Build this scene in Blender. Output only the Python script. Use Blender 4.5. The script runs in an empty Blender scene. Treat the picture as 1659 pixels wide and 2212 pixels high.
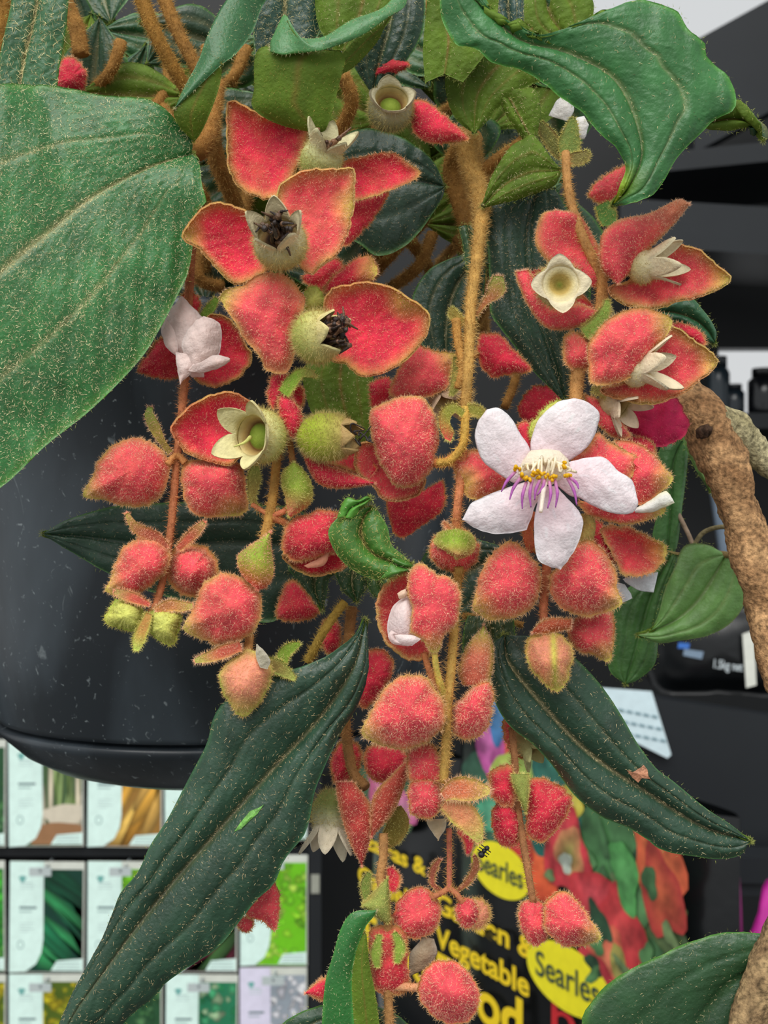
import bpy, math, random
import numpy as np
from mathutils import Vector

random.seed(7)
rng = np.random.default_rng(11)
scene = bpy.context.scene
C = scene.collection

# ------------------------------------------------------------------ camera, world, light, exposure
FPX, CX, CY, CAMZ = 2703.0, 829.5, 1106.0, 1.40
cam_data = bpy.data.cameras.new('camera')
cam = bpy.data.objects.new('camera', cam_data)
C.objects.link(cam)
cam.location = (0, 0, CAMZ)
cam.rotation_euler = (math.radians(90), 0, 0)
cam_data.sensor_fit = 'HORIZONTAL'
cam_data.sensor_width = 36.0
cam_data.lens = 36.0 * FPX / 1659.0
cam_data.clip_start = 0.01
cam_data.clip_end = 50
cam_data.dof.use_dof = True
cam_data.dof.focus_distance = 0.212
cam_data.dof.aperture_fstop = 62
scene.camera = cam

world = bpy.data.worlds.new('overcast_sky')
scene.world = world
world.use_nodes = True
bg = world.node_tree.nodes['Background']
bg.inputs[0].default_value = (0.96, 0.985, 1.0, 1)
bg.inputs[1].default_value = 0.62

def lamp(name, kind, loc, rot, energy, color=(1, 1, 1), **kw):
    d = bpy.data.lights.new(name, kind)
    d.energy = energy
    d.color = color
    for k, v in kw.items():
        setattr(d, k, v)
    o = bpy.data.objects.new(name, d)
    C.objects.link(o)
    o.location = loc
    o.rotation_euler = rot
    return o

lamp('open_sky_daylight_offscreen', 'SUN', (0, -1, 4), (math.radians(38), math.radians(-12), 0), 2.7, (1.0, 0.985, 0.95), angle=math.radians(50))
vs = scene.view_settings
vs.view_transform = 'Standard'
vs.look = 'None'
vs.exposure = 0.15
vs.gamma = 1.0
vs.use_curve_mapping = False

# ------------------------------------------------------------------ helpers
def lin(c):
    c = np.asarray(c, float) / 255.0
    return np.where(c <= 0.04045, c / 12.92, ((c + 0.055) / 1.055) ** 2.4)

def W(x, y, d):
    """pixel of the 1659x2212 frame + distance in mm -> metres in the world"""
    x, y, d = np.broadcast_arrays(np.asarray(x, float), np.asarray(y, float), np.asarray(d, float) / 1000.0)
    return np.stack([(x - CX) * d / FPX, d, CAMZ - (y - CY) * d / FPX], -1)

def unit(v):
    return v / np.maximum(np.linalg.norm(v, axis=-1, keepdims=True), 1e-12)

def catmull(P, n, closed=False):
    P = np.asarray(P, float)
    if closed:
        Q = np.vstack([P[-1], P, P[0], P[1]])
    else:
        Q = np.vstack([2 * P[0] - P[1], P, 2 * P[-1] - P[-2]])
    segs = len(Q) - 3
    t = np.linspace(0, 1, 13)[:-1][:, None]
    out = []
    for i in range(segs):
        p0, p1, p2, p3 = Q[i], Q[i + 1], Q[i + 2], Q[i + 3]
        out.append(0.5 * (2 * p1 + (p2 - p0) * t + (2 * p0 - 5 * p1 + 4 * p2 - p3) * t ** 2 + (3 * p1 - p0 - 3 * p2 + p3) * t ** 3))
    out.append(Q[-2][None] if not closed else P[:1])
    D = np.vstack(out)
    L = np.concatenate([[0], np.cumsum(np.linalg.norm(np.diff(D[:, :2], axis=0), axis=1) + 1e-9)])
    u = np.linspace(0, L[-1], n + 1)[:-1] if closed else np.linspace(0, L[-1], n)
    return np.stack([np.interp(u, L, D[:, k]) for k in range(D.shape[1])], -1)

def vnoise(P, scale, seed=0):
    """cheap smooth pseudo noise in -1..1"""
    P = np.asarray(P) * scale
    r = np.random.default_rng(seed)
    out = np.zeros(len(P))
    for k in range(5):
        v = r.normal(size=P.shape[1])
        out += np.sin(P @ v * (1 + 0.5 * k) + r.uniform(0, 6.3))
    return out / 5 * 1.3

class Geo:
    def __init__(s):
        s.V, s.T, s.Q, s.C, s.TM, s.QM, s.n = [], [], [], [], [], [], 0
    def add(s, V, T=None, Q=None, col=(200, 200, 200), mat=0):
        V = np.asarray(V, float).reshape(-1, 3)
        col = np.asarray(col, float)
        if col.ndim == 1:
            col = np.repeat(lin(col)[None], len(V), 0)
        s.V.append(V)
        s.C.append(col)
        if T is not None and len(T):
            s.T.append(np.asarray(T, int) + s.n)
            s.TM.append(np.full(len(T), mat))
        if Q is not None and len(Q):
            s.Q.append(np.asarray(Q, int) + s.n)
            s.QM.append(np.full(len(Q), mat))
        s.n += len(V)
    def build(s, name, mats, parent=None, smooth=True, origin=None):
        V = np.vstack(s.V)
        T = np.vstack(s.T) if s.T else np.zeros((0, 3), int)
        Q = np.vstack(s.Q) if s.Q else np.zeros((0, 4), int)
        me = bpy.data.meshes.new(name)
        o = bpy.data.objects.new(name, me)
        C.objects.link(o)
        org = np.array(origin) if origin is not None else V.mean(0)
        if parent is not None:
            o.parent = parent
            o.location = org - wloc(parent)
        else:
            o.location = org
        LOC[o.name] = org
        V = V - org
        me.vertices.add(len(V))
        me.vertices.foreach_set('co', V.ravel())
        nl = len(T) * 3 + len(Q) * 4
        me.loops.add(nl)
        me.loops.foreach_set('vertex_index', np.concatenate([T.ravel(), Q.ravel()]))
        me.polygons.add(len(T) + len(Q))
        st = np.concatenate([np.arange(len(T)) * 3, len(T) * 3 + np.arange(len(Q)) * 4])
        me.polygons.foreach_set('loop_start', st)
        mi = np.concatenate((s.TM or [np.zeros(0, int)]) + (s.QM or [np.zeros(0, int)])).astype(int)
        me.polygons.foreach_set('material_index', mi)
        me.polygons.foreach_set('use_smooth', np.full(len(mi), smooth))
        me.update(calc_edges=True)
        a = me.attributes.new('Col', 'FLOAT_COLOR', 'POINT')
        cc = np.ones((len(V), 4))
        cc[:, :3] = np.vstack(s.C)
        a.data.foreach_set('color', cc.ravel())
        for m in (mats if isinstance(mats, (list, tuple)) else [mats]):
            me.materials.append(m)
        return o

LOC = {}
def wloc(o):
    return LOC.get(o.name, np.zeros(3))

def empty(name, loc, parent=None):
    o = bpy.data.objects.new(name, None)
    C.objects.link(o)
    o.empty_display_size = 0.005
    if parent is not None:
        o.parent = parent
        o.location = np.array(loc) - wloc(parent)
    else:
        o.location = loc
    LOC[o.name] = np.array(loc, float)
    return o

def tag(o, label=None, cat=None, group=None, kind=None):
    if label: o['label'] = label
    if cat: o['category'] = cat
    if group: o['group'] = group
    if kind: o['kind'] = kind
    return o

# ------------------------------------------------------------------ materials
def material(name, rough=0.6, spec=0.4, noise=0.12, nscale=900.0, trans=0.0, bump=0.0, bscale=2500.0, col=None, metal=0.0):
    m = bpy.data.materials.new(name)
    m.use_nodes = True
    nt = m.node_tree
    N, L = nt.nodes, nt.links
    b = N['Principled BSDF']
    out = N['Material Output']
    b.inputs['Roughness'].default_value = rough
    b.inputs['Specular IOR Level'].default_value = spec
    b.inputs['Metallic'].default_value = metal
    if col is None:
        src = N.new('ShaderNodeAttribute')
        src.attribute_name = 'Col'
        csock = src.outputs['Color']
    else:
        src = N.new('ShaderNodeRGB')
        src.outputs[0].default_value = (*lin(col), 1)
        csock = src.outputs[0]
    tc = N.new('ShaderNodeTexCoord')
    if noise > 0:
        nz = N.new('ShaderNodeTexNoise')
        nz.inputs['Scale'].default_value = nscale
        nz.inputs['Detail'].default_value = 4
        L.new(tc.outputs['Object'], nz.inputs['Vector'])
        mr = N.new('ShaderNodeMapRange')
        mr.inputs['From Min'].default_value = 0.3
        mr.inputs['From Max'].default_value = 0.7
        mr.inputs['To Min'].default_value = 1 - noise
        mr.inputs['To Max'].default_value = 1 + noise
        L.new(nz.outputs['Fac'], mr.inputs['Value'])
        mul = N.new('ShaderNodeVectorMath')
        mul.operation = 'SCALE'
        L.new(csock, mul.inputs[0])
        L.new(mr.outputs[0], mul.inputs['Scale'])
        csock = mul.outputs[0]
    L.new(csock, b.inputs['Base Color'])
    if bump > 0:
        nb = N.new('ShaderNodeTexNoise')
        nb.inputs['Scale'].default_value = bscale
        nb.inputs['Detail'].default_value = 3
        L.new(tc.outputs['Object'], nb.inputs['Vector'])
        bp = N.new('ShaderNodeBump')
        bp.inputs['Strength'].default_value = bump
        bp.inputs['Distance'].default_value = 0.0004
        L.new(nb.outputs['Fac'], bp.inputs['Height'])
        L.new(bp.outputs[0], b.inputs['Normal'])
    if trans > 0:
        tr = N.new('ShaderNodeBsdfTranslucent')
        L.new(csock, tr.inputs['Color'])
        mx = N.new('ShaderNodeMixShader')
        mx.inputs[0].default_value = trans
        L.new(b.outputs[0], mx.inputs[1])
        L.new(tr.outputs[0], mx.inputs[2])
        L.new(mx.outputs[0], out.inputs['Surface'])
    return m

M_BRACT = material('bract_flesh', 0.75, 0.25, 0.22, 420, 0.12, 0.5, 1600)
M_FUZZ = material('bract_fuzz', 0.6, 0.3, 0.1, 300, 0.35)
M_LEAF = material('leaf_upper', 0.40, 0.5, 0.18, 260, 0.10, 0.35, 1500)
M_UNDER = material('leaf_underside', 0.65, 0.3, 0.22, 220, 0.30, 0.5, 1500)
M_HAIR = material('leaf_hair', 0.7, 0.2, 0.1, 300, 0.2)
M_STEM = material('stem_skin', 0.8, 0.2, 0.25, 500, 0.0, 0.6, 1500)
M_PETAL = material('white_petal', 0.45, 0.35, 0.06, 1500, 0.38, 0.5, 2200)
M_CALYX = material('calyx_felt', 0.8, 0.2, 0.12, 700, 0.15, 0.4, 2200)
M_DRY = material('dried_stamen', 0.5, 0.5, 0.4, 1200, 0.0, 0.6, 2500)
M_PRINT = material('printed_film', 0.35, 0.4, 0.06, 120)
M_PHOTO = material('printed_photo', 0.35, 0.4, 0.5, 70)
M_PAINT = material('object_paint', 0.5, 0.4, 0.05, 40)

# ------------------------------------------------------------------ surface patches
def patch_normals(V, T):
    n = np.cross(V[T[:, 1]] - V[T[:, 0]], V[T[:, 2]] - V[T[:, 0]])
    N = np.zeros_like(V)
    for k in range(3):
        np.add.at(N, T[:, k], n)
    return unit(N)

class Surf:
    """an open sheet: verts, triangles, ordered border, colours above and below, hair weight, hair colour"""
    def __init__(s, V, T, border, col, under, weight=None, hcol=None):
        # front must look at the camera
        n = patch_normals(V, T)
        cam_dir = unit(np.array([0, 0, CAMZ]) - V)
        if (n * cam_dir).sum(1).mean() < 0:
            T = T[:, ::-1]
            n = -n
        s.V, s.T, s.N, s.border = V, T, n, border
        s.col, s.under = col, under
        s.w = np.ones(len(V)) if weight is None else weight
        s.hcol = hcol if hcol is not None else col

def quads_to_tris(Q):
    return np.vstack([Q[:, [0, 1, 2]], Q[:, [0, 2, 3]]])

def grid_quads(nu, nv, wrap=False):
    i, j = np.meshgrid(np.arange(nu - 1), np.arange(nv if wrap else nv - 1), indexing='ij')
    a = (i * nv + j).ravel()
    b = (i * nv + (j + 1) % nv).ravel()
    c = ((i + 1) * nv + (j + 1) % nv).ravel()
    d = ((i + 1) * nv + j).ravel()
    return np.stack([a, b, c, d], 1)

def sheet(geo, S, thick, mt=0, mu=0):
    """add a Surf to geo with thickness (mm)"""
    n = len(S.V)
    B = S.V - S.N * thick / 1000.0
    geo.add(np.vstack([S.V, B]), T=S.T, col=np.vstack([S.col, S.under]), mat=mt)
    base = geo.n - 2 * n
    geo.T.append(S.T[:, ::-1] + n + base)
    geo.TM.append(np.full(len(S.T), mu))
    b = np.asarray(S.border)
    b2 = np.roll(b, -1)
    geo.Q.append(np.stack([b, b + n, b2 + n, b2], 1) + base)
    geo.QM.append(np.full(len(b), mt))

def hairs(geo, V, T, N, w, hcol, count, length, width, lean=0.6, droop=(0, 0, 0), side=1.0, tip=None):
    """count thin pointed hairs over the triangles"""
    A = np.linalg.norm(np.cross(V[T[:, 1]] - V[T[:, 0]], V[T[:, 2]] - V[T[:, 0]]), axis=1) * w[T].mean(1)
    count = int(count)
    if count < 1 or A.sum() <= 0:
        return
    t = rng.choice(len(T), count, p=A / A.sum())
    r1, r2 = np.sqrt(rng.random(count)), rng.random(count)
    bc = np.stack([1 - r1, r1 * (1 - r2), r1 * r2], 1)[:, :, None]
    p = (V[T[t]] * bc).sum(1)
    n = unit((N[T[t]] * bc).sum(1)) * side
    c = (hcol[T[t]] * bc).sum(1)
    tg = rng.normal(size=(count, 3))
    tg = unit(tg - n * (tg * n).sum(1, keepdims=True))
    d = unit(n * (1 - lean) + tg * lean + np.asarray(droop))
    q_ = rng.random((count, 1))
    L = (0.3 + 0.95 * q_ ** 1.5 + 0.15 * rng.random((count, 1))) * length / 1000.0
    s = unit(np.cross(d, rng.normal(size=(count, 3)))) * width * rng.uniform(0.55, 1.25, (count, 1)) / 2000.0
    P = np.stack([p - s - n * 2e-5, p + s - n * 2e-5, p + d * L], 1).reshape(-1, 3)
    c = c * rng.uniform(0.75, 1.2, (count, 1))
    geo.add(P, T=np.arange(count * 3).reshape(-1, 3), col=np.repeat(c, 3, 0))

PXMM = 12.5   # about how many pixels one millimetre is at the plant
PAL = {  # centre, rim, inner side
    'coral': ((238, 84, 94), (206, 172, 96), (238, 84, 94)),
    'red': ((224, 52, 76), (200, 162, 90), (224, 52, 76)),
    'mag': ((206, 44, 90), (200, 80, 98), (206, 44, 90)),
    'peach': ((236, 152, 122), (196, 206, 96), (206, 150, 106)),
    'green': ((206, 208, 108), (186, 216, 90), (176, 186, 84)),
    'film': ((120, 120, 120), (120, 120, 120), (120, 120, 120)),
}
HAIRC = {'coral': (255, 212, 178), 'red': (255, 196, 164), 'mag': (236, 120, 140), 'peach': (246, 208, 150), 'green': (226, 220, 136), 'film': (200, 200, 200)}

def radial(pts, d, h, pal='coral', tilt=(0, 0), p=2.2, rim=0.9, ctr=None, wav=0.0, rings=11, m=72, rimw=0.45, tipi=None, keel=None, seed=None, browning=0.5, inner=False):
    """a dish or dome traced by its outline; h > 0 bulges to the viewer; tilt in mm per 100 px"""
    O = catmull(np.array(pts, float), m, True)
    c = O.mean(0) if ctr is None else np.array(ctr, float)
    jg = np.random.default_rng(int(abs(c[0] * 3 + c[1])))
    O = O + unit(O - c) * (jg.normal(size=(m, 1)) * 1.1 + 1.6 * np.sin(np.arange(m) * 0.9 + c[0])[:, None] * jg.random((m, 1)))
    r = np.linspace(0, 1, rings + 1)[1:] ** 0.85
    xy = np.vstack([c[None]] + [c + (O - c) * k for k in r])
    R = np.concatenate([[0]] + [np.full(m, k) for k in r])
    ang = np.concatenate([[0]] + [np.linspace(0, 2 * math.pi, m, endpoint=False)] * rings)
    seed = int(abs(c[0] * 7 + c[1] * 13 + d)) if seed is None else seed
    dome = np.clip(1 - (np.clip(R / rim, 0, 1)) ** p, 0, 1) ** 0.75
    dd = d + tilt[0] * (xy[:, 0] - c[0]) / 100 + tilt[1] * (xy[:, 1] - c[1]) / 100 - h * dome
    dd = dd + wav * np.sin(ang * 5 + seed) * R ** 3 + (0.22 * vnoise(xy, 0.05, seed) + 0.5 * vnoise(xy, 0.022, seed + 9)) * (1 - 0.6 * R ** 4)
    if keel is not None:
        a, b = np.array(keel[0], float), np.array(keel[1], float)
        ab = b - a
        tt = np.clip(((xy - a) @ ab) / (ab @ ab), 0, 1)
        dist = np.linalg.norm(xy - a - tt[:, None] * ab, axis=1)
        dd -= 0.6 * np.exp(-(dist / 9) ** 2)
    V = W(xy[:, 0], xy[:, 1], dd)
    j = np.arange(m)
    T = [np.stack([np.zeros(m, int), 1 + j, 1 + (j + 1) % m], 1)]
    for k in range(rings - 1):
        a, b = 1 + k * m, 1 + (k + 1) * m
        T.append(quads_to_tris(np.stack([a + j, b + j, b + (j + 1) % m, a + (j + 1) % m], 1)))
    T = np.vstack(T)
    c0, c1, c2 = [lin(x) for x in PAL[pal]]
    e = np.clip((R - 1 + rimw) / rimw, 0, 1) ** 2.2
    nz = vnoise(xy, 0.03, seed + 1)[:, None]
    e = np.clip(e[:, None] * (0.85 + 0.35 * nz), 0, 1)
    body = c0 * (1 + 0.16 * nz)
    if inner:
        body = c2 * (1 + 0.16 * nz)
    col = body * (1 - e) + c1 * e
    bn = np.clip(vnoise(xy, 0.018, seed + 3), 0, 1)[:, None] * browning
    col = col * (1 - 0.35 * bn) + lin((168, 104, 58)) * 0.35 * bn
    if keel is not None:
        kk = np.exp(-(dist / 8) ** 2)[:, None] * 0.8
        col = col * (1 - kk) + lin((196, 206, 76)) * kk
    if tipi is not None:
        tp = O[np.argmin(np.linalg.norm(O - np.array(tipi, float), axis=1))]
        k = np.clip(1 - np.linalg.norm(xy - tp, axis=1) / 55, 0, 1)[:, None] * 0.85
        col = col * (1 - k) + lin((205, 204, 96)) * k
    under = c2 * (1 - e) + c1 * e
    hc = lin(HAIRC[pal]) * (1 - 0.5 * e) + lin((214, 190, 104)) * 0.5 * e
    return Surf(V, T, 1 + (rings - 1) * m + j, col, under, 0.75 + 0.6 * R ** 2, hc)

def loft(A, B, d, bulge=0.0, pal='coral', nu=36, nv=15, rimw=0.5, Mid=None, cols=None, tipc=None, seed=None, inner=False):
    """sheet between two side lines that start at the base and end at the tip; points are (x, y[, extra mm])"""
    f = lambda P: catmull(np.array([(q[0], q[1], q[2] if len(q) > 2 else 0.0) for q in P]), nu)
    a, b = f(A), f(B)
    mid = (a + b) / 2 if Mid is None else f(Mid)
    s = np.linspace(-1, 1, nv)
    P = np.where(s[None, :, None] < 0, mid[:, None] + (a - mid)[:, None] * -s[None, :, None], mid[:, None] + (b - mid)[:, None] * s[None, :, None])
    u = np.linspace(0, 1, nu)
    prof = (1 - s[None, :] ** 2) * np.sin(np.pi * np.clip(u[:, None] * 0.94 + 0.03, 0, 1)) ** 0.6
    D = d + P[..., 2] - bulge * prof
    xy = P[..., :2].reshape(-1, 2)
    V = W(xy[:, 0], xy[:, 1], D.ravel())
    Q = grid_quads(nu, nv)
    idx = np.arange(nu * nv).reshape(nu, nv)
    border = np.concatenate([idx[0, :-1], idx[:-1, -1], idx[-1, :0:-1], idx[:0:-1, 0]])
    S = np.repeat(s[None], nu, 0).ravel()
    U = np.repeat(u[:, None], nv, 1).ravel()
    seed = int(abs(xy[0, 0] * 3 + xy[-1, 1] * 5)) if seed is None else seed
    nz = vnoise(xy, 0.03, seed)[:, None]
    c0, c1, c2 = [lin(x) for x in (cols or PAL[pal])]
    e = np.clip((np.abs(S) - 1 + rimw) / rimw, 0, 1)[:, None] ** 1.6
    e = np.clip(e * (0.8 + 0.4 * nz), 0, 1)
    body = c2 if inner else c0
    col = body * (1 + 0.15 * nz) * (1 - e) + c1 * e
    if tipc is not None:
        k = np.clip((U - 0.45) / 0.5, 0, 1)[:, None] ** 1.2
        col = col * (1 - k) + lin(tipc) * k
    hc = lin(HAIRC.get(pal, (230, 190, 120))) * (1 - 0.4 * e) + lin((214, 190, 104)) * 0.4 * e
    sf = Surf(V, quads_to_tris(Q), border, col, c2 + 0 * col, None, hc)
    sf.U, sf.S, sf.xy = U, S, xy
    return sf

def strip(mid, widths, d, **kw):
    """a narrow blade: centre line (x, y[, extra mm]) and full widths in px along it"""
    P = np.array([(q[0], q[1], q[2] if len(q) > 2 else 0.0) for q in mid], float)
    R = catmull(P, 24)
    t = np.gradient(R[:, :2], axis=0)
    n = unit(np.stack([-t[:, 1], t[:, 0]], 1))
    w = np.interp(np.linspace(0, 1, 24), np.linspace(0, 1, len(widths)), widths)[:, None] / 2
    A = np.hstack([R[:, :2] + n * w, R[:, 2:]])
    B = np.hstack([R[:, :2] - n * w, R[:, 2:]])
    kw.setdefault('nu', 24)
    kw.setdefault('nv', 7)
    return loft(A[::3], B[::3], d, **kw)

def tube_geo(geo, P3, r, col, sides=9, hair=None, hcol=(222, 176, 110), hlen=1.0, dens=1.0, hw=0.09, mat=0):
    """tube along world points; r in mm (number or list); returns nothing; hair geo optional"""
    P3 = np.asarray(P3, float)
    n = max(6, int(len(P3) * 5))
    P = catmull3(P3, n)
    rr = np.interp(np.linspace(0, 1, n), np.linspace(0, 1, len(np.atleast_1d(r))), np.atleast_1d(r)) / 1000.0
    t = unit(np.gradient(P, axis=0))
    ref = np.array([0.31, 0.9, 0.22])
    a = unit(np.cross(t, ref))
    b = np.cross(t, a)
    th = np.linspace(0, 2 * math.pi, sides, endpoint=False)
    ring = (np.cos(th)[None, :, None] * a[:, None] + np.sin(th)[None, :, None] * b[:, None])
    V = (P[:, None] + ring * rr[:, None, None]).reshape(-1, 3)
    Q = grid_quads(n, sides, True)
    caps = np.vstack([P[0], P[-1]])
    j = np.arange(sides)
    T = np.vstack([np.stack([np.full(sides, n * sides), (j + 1) % sides, j], 1), np.stack([np.full(sides, n * sides + 1), (n - 1) * sides + j, (n - 1) * sides + (j + 1) % sides], 1)])
    VV = np.vstack([V, caps])
    cl = np.asarray(col, float)
    if cl.ndim == 2:
        k = np.linspace(0, 1, n)
        cc = np.stack([np.interp(k, np.linspace(0, 1, len(cl)), lin(cl)[:, q]) for q in range(3)], 1)
        cc = np.vstack([np.repeat(cc, sides, 0), cc[0], cc[-1]])
    else:
        cc = np.repeat(lin(cl)[None], len(VV), 0)
    cc = cc * (1 + 0.15 * vnoise(VV, 900, 5)[:, None])
    geo.add(VV, T=T, Q=Q, col=cc, mat=mat)
    if hair is not None:
        Tq = quads_to_tris(Q)
        N = ring.reshape(-1, 3)
        length = np.linalg.norm(np.diff(P, axis=0), axis=1).sum() * 1000
        area = length * 2 * math.pi * rr.mean() * 1000
        hairs(hair, V, Tq, N, np.ones(len(V)), np.repeat(lin(hcol)[None], len(V), 0), area * 9 * dens, hlen, hw, 0.42)

def catmull3(P, n):
    P = np.asarray(P, float)
    if len(P) == 2:
        t = np.linspace(0, 1, n)[:, None]
        return P[0] * (1 - t) + P[1] * t
    Q = np.vstack([2 * P[0] - P[1], P, 2 * P[-1] - P[-2]])
    out = []
    t = np.linspace(0, 1, 9)[:-1][:, None]
    for i in range(len(Q) - 3):
        p0, p1, p2, p3 = Q[i:i + 4]
        out.append(0.5 * (2 * p1 + (p2 - p0) * t + (2 * p0 - 5 * p1 + 4 * p2 - p3) * t ** 2 + (3 * p1 - p0 - 3 * p2 + p3) * t ** 3))
    out.append(P[-1:])
    D = np.vstack(out)
    L = np.concatenate([[0], np.cumsum(np.linalg.norm(np.diff(D, axis=0), axis=1))])
    u = np.linspace(0, L[-1], n)
    return np.stack([np.interp(u, L, D[:, k]) for k in range(3)], -1)

def blob(geo, c, r, col, seed=0, squash=(1, 1, 1), nu=7, nv=10, lump=0.25, mat=0):
    """small lumpy ball (r mm) at world point"""
    th = np.linspace(0, math.pi, nu)
    ph = np.linspace(0, 2 * math.pi, nv, endpoint=False)
    D = np.stack([np.sin(th)[:, None] * np.cos(ph), np.sin(th)[:, None] * np.sin(ph), np.cos(th)[:, None] * np.ones(nv)], -1).reshape(-1, 3)
    k = 1 + lump * vnoise(D, 2.0, seed)[:, None]
    geo.add(np.asarray(c) + D * k * np.array(squash) * r / 1000.0, Q=grid_quads(nu, nv, True), col=col, mat=mat)

# ------------------------------------------------------------------ the setting
def box_geo(geo, lo, hi, col, mat=0):
    lo, hi = np.array(lo, float), np.array(hi, float)
    V = np.array([[(lo, hi)[i][0], (lo, hi)[j][1], (lo, hi)[k][2]] for i in (0, 1) for j in (0, 1) for k in (0, 1)])
    Q = [(0, 1, 3, 2), (4, 6, 7, 5), (0, 4, 5, 1), (2, 3, 7, 6), (0, 2, 6, 4), (1, 5, 7, 3)]
    geo.add(V, Q=Q, col=col, mat=mat)

def box(name, lo, hi, col, mat, parent=None):
    g = Geo()
    box_geo(g, lo, hi, col)
    return g.build(name, mat, parent, smooth=False)

M_FLOOR = material('dark_concrete', 0.8, 0.3, 0.25, 6)
M_BLACK = material('black_metal', 0.45, 0.4, 0.15, 8)
tag(box('floor', (-4, -4, -0.05), (4, 4, 0), (84, 84, 82), M_FLOOR), kind='structure')

def PX(x, y, d):
    return W(x, y, d)

# rack wall behind everything: charcoal panels with an opening high up at the right
D_WALL = 1900.0
def wall_piece(name, x0, y0, x1, y1, col=(16, 18, 20), d=D_WALL, t=0.04):
    a, b = PX(x0, y1, d), PX(x1, y0, d)
    return tag(box(name, (a[0], a[1], max(a[2], 0.0)), (b[0], b[1] + t, b[2]), col, M_BLACK), kind='structure')
wall_piece('wall_back', -3000, -1300, 1230, 4000)
wall_piece('wall_right', 1230, 105, 4200, 752)
wall_piece('wall_side', 1230, 752, 1552, 900)
wall_piece('wall_far', 1690, 752, 4200, 900)
wall_piece('wall_low', 1230, 900, 4200, 4000)

# ------------------------------------------------------------------ hanging pot
def lathe(geo, axis_xy, prof, col, n=96, mat=0):
    """prof: (radius m, z m) from top to bottom"""
    th = np.linspace(0, 2 * math.pi, n, endpoint=False)
    V = np.vstack([np.stack([axis_xy[0] + r * np.cos(th), axis_xy[1] + r * np.sin(th), np.full(n, z)], 1) for r, z in prof])
    geo.add(V, Q=grid_quads(len(prof), n, True)[:, ::-1], col=col, mat=mat)

M_POT = material('scuffed_black_plastic', 0.33, 0.45, 0.0, 10, col=(24, 27, 31))
def scuffs(m):
    nt = m.node_tree
    N, L = nt.nodes, nt.links
    b = N['Principled BSDF']
    tc = N.new('ShaderNodeTexCoord')
    def layer(scale, lo, hi, stretch, dist=0.0):
        mp = N.new('ShaderNodeMapping')
        mp.inputs['Scale'].default_value = stretch
        nz = N.new('ShaderNodeTexNoise')
        nz.inputs['Scale'].default_value = scale
        nz.inputs['Detail'].default_value = 5
        nz.inputs['Distortion'].default_value = dist
        r = N.new('ShaderNodeMapRange')
        r.inputs['From Min'].default_value = lo
        r.inputs['From Max'].default_value = hi
        L.new(tc.outputs['Object'], mp.inputs[0])
        L.new(mp.outputs[0], nz.inputs['Vector'])
        L.new(nz.outputs['Fac'], r.inputs['Value'])
        return r.outputs[0]
    a = layer(26, 0.42, 0.75, (1, 1, 0.4), 0.4)
    s = layer(650, 0.645, 0.72, (1, 1, 1), 0.6)
    s2 = layer(230, 0.685, 0.77, (1, 1, 0.45), 1.5)
    m1 = N.new('ShaderNodeMix'); m1.data_type = 'RGBA'
    m1.inputs[6].default_value = (*lin((38, 44, 49)), 1)
    m1.inputs[7].default_value = (*lin((84, 95, 103)), 1)
    L.new(a, m1.inputs[0])
    m2 = N.new('ShaderNodeMix'); m2.data_type = 'RGBA'
    m2.inputs[7].default_value = (*lin((150, 160, 162)), 1)
    L.new(m1.outputs[2], m2.inputs[6])
    mx = N.new('ShaderNodeMath'); mx.operation = 'MAXIMUM'
    L.new(s, mx.inputs[0]); L.new(s2, mx.inputs[1])
    ml = N.new('ShaderNodeMath'); ml.operation = 'MULTIPLY'; ml.inputs[1].default_value = 0.6
    L.new(mx.outputs[0], ml.inputs[0])
    L.new(ml.outputs[0], m2.inputs[0])
    L.new(m2.outputs[2], b.inputs['Base Color'])
scuffs(M_POT)
M_SOIL = material('potting_soil', 0.95, 0.1, 0.5, 220, 0, 1.0, 300)

AX_D = 0.3187
AX = (float(PX(458, 0, AX_D * 1000)[0]), AX_D)
Z_SEAM = CAMZ - (1612 - CY) * 0.265 / FPX
Z_RIM = CAMZ + (CY - 635) * 0.253 / FPX
POT = empty('hanging_pot', (AX[0], AX[1], Z_SEAM - 0.016))
tag(POT, 'scuffed black round plastic hanging pot with clip-on saucer behind the flowers', 'plant pot')
g = Geo()
h = Z_RIM - Z_SEAM
lathe(g, AX, [(0.060, Z_RIM - 0.010), (0.0625, Z_RIM - 0.0005), (0.064, Z_RIM), (0.0665, Z_RIM - 0.0006), (0.067, Z_RIM - 0.002), (0.067, Z_RIM - 0.009),
              (0.0655, Z_RIM - 0.0105), (0.0645, Z_RIM - 0.012), (0.0615, Z_SEAM + h * 0.6), (0.0575, Z_SEAM + h * 0.25), (0.0532, Z_SEAM + 0.0012), (0.0526, Z_SEAM), (0.030, Z_SEAM - 0.0002)], (24, 27, 31))
g.build('pot_body', M_POT, POT)
g = Geo()
lathe(g, AX, [(0.0490, Z_SEAM + 0.0005), (0.0512, Z_SEAM - 0.0008), (0.0526, Z_SEAM - 0.0012), (0.0530, Z_SEAM - 0.0018), (0.0520, Z_SEAM - 0.0035), (0.0465, Z_SEAM - 0.0085), (0.0405, Z_SEAM - 0.0118), (0.033, Z_SEAM - 0.0140), (0.002, Z_SEAM - 0.0150)], (24, 27, 31))
g.build('saucer', M_POT, POT)
g = Geo()
lathe(g, AX, [(0.0005, Z_RIM - 0.004), (0.03, Z_RIM - 0.005), (0.061, Z_RIM - 0.008)], (44, 34, 26))
g.build('soil', M_SOIL, POT)

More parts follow.
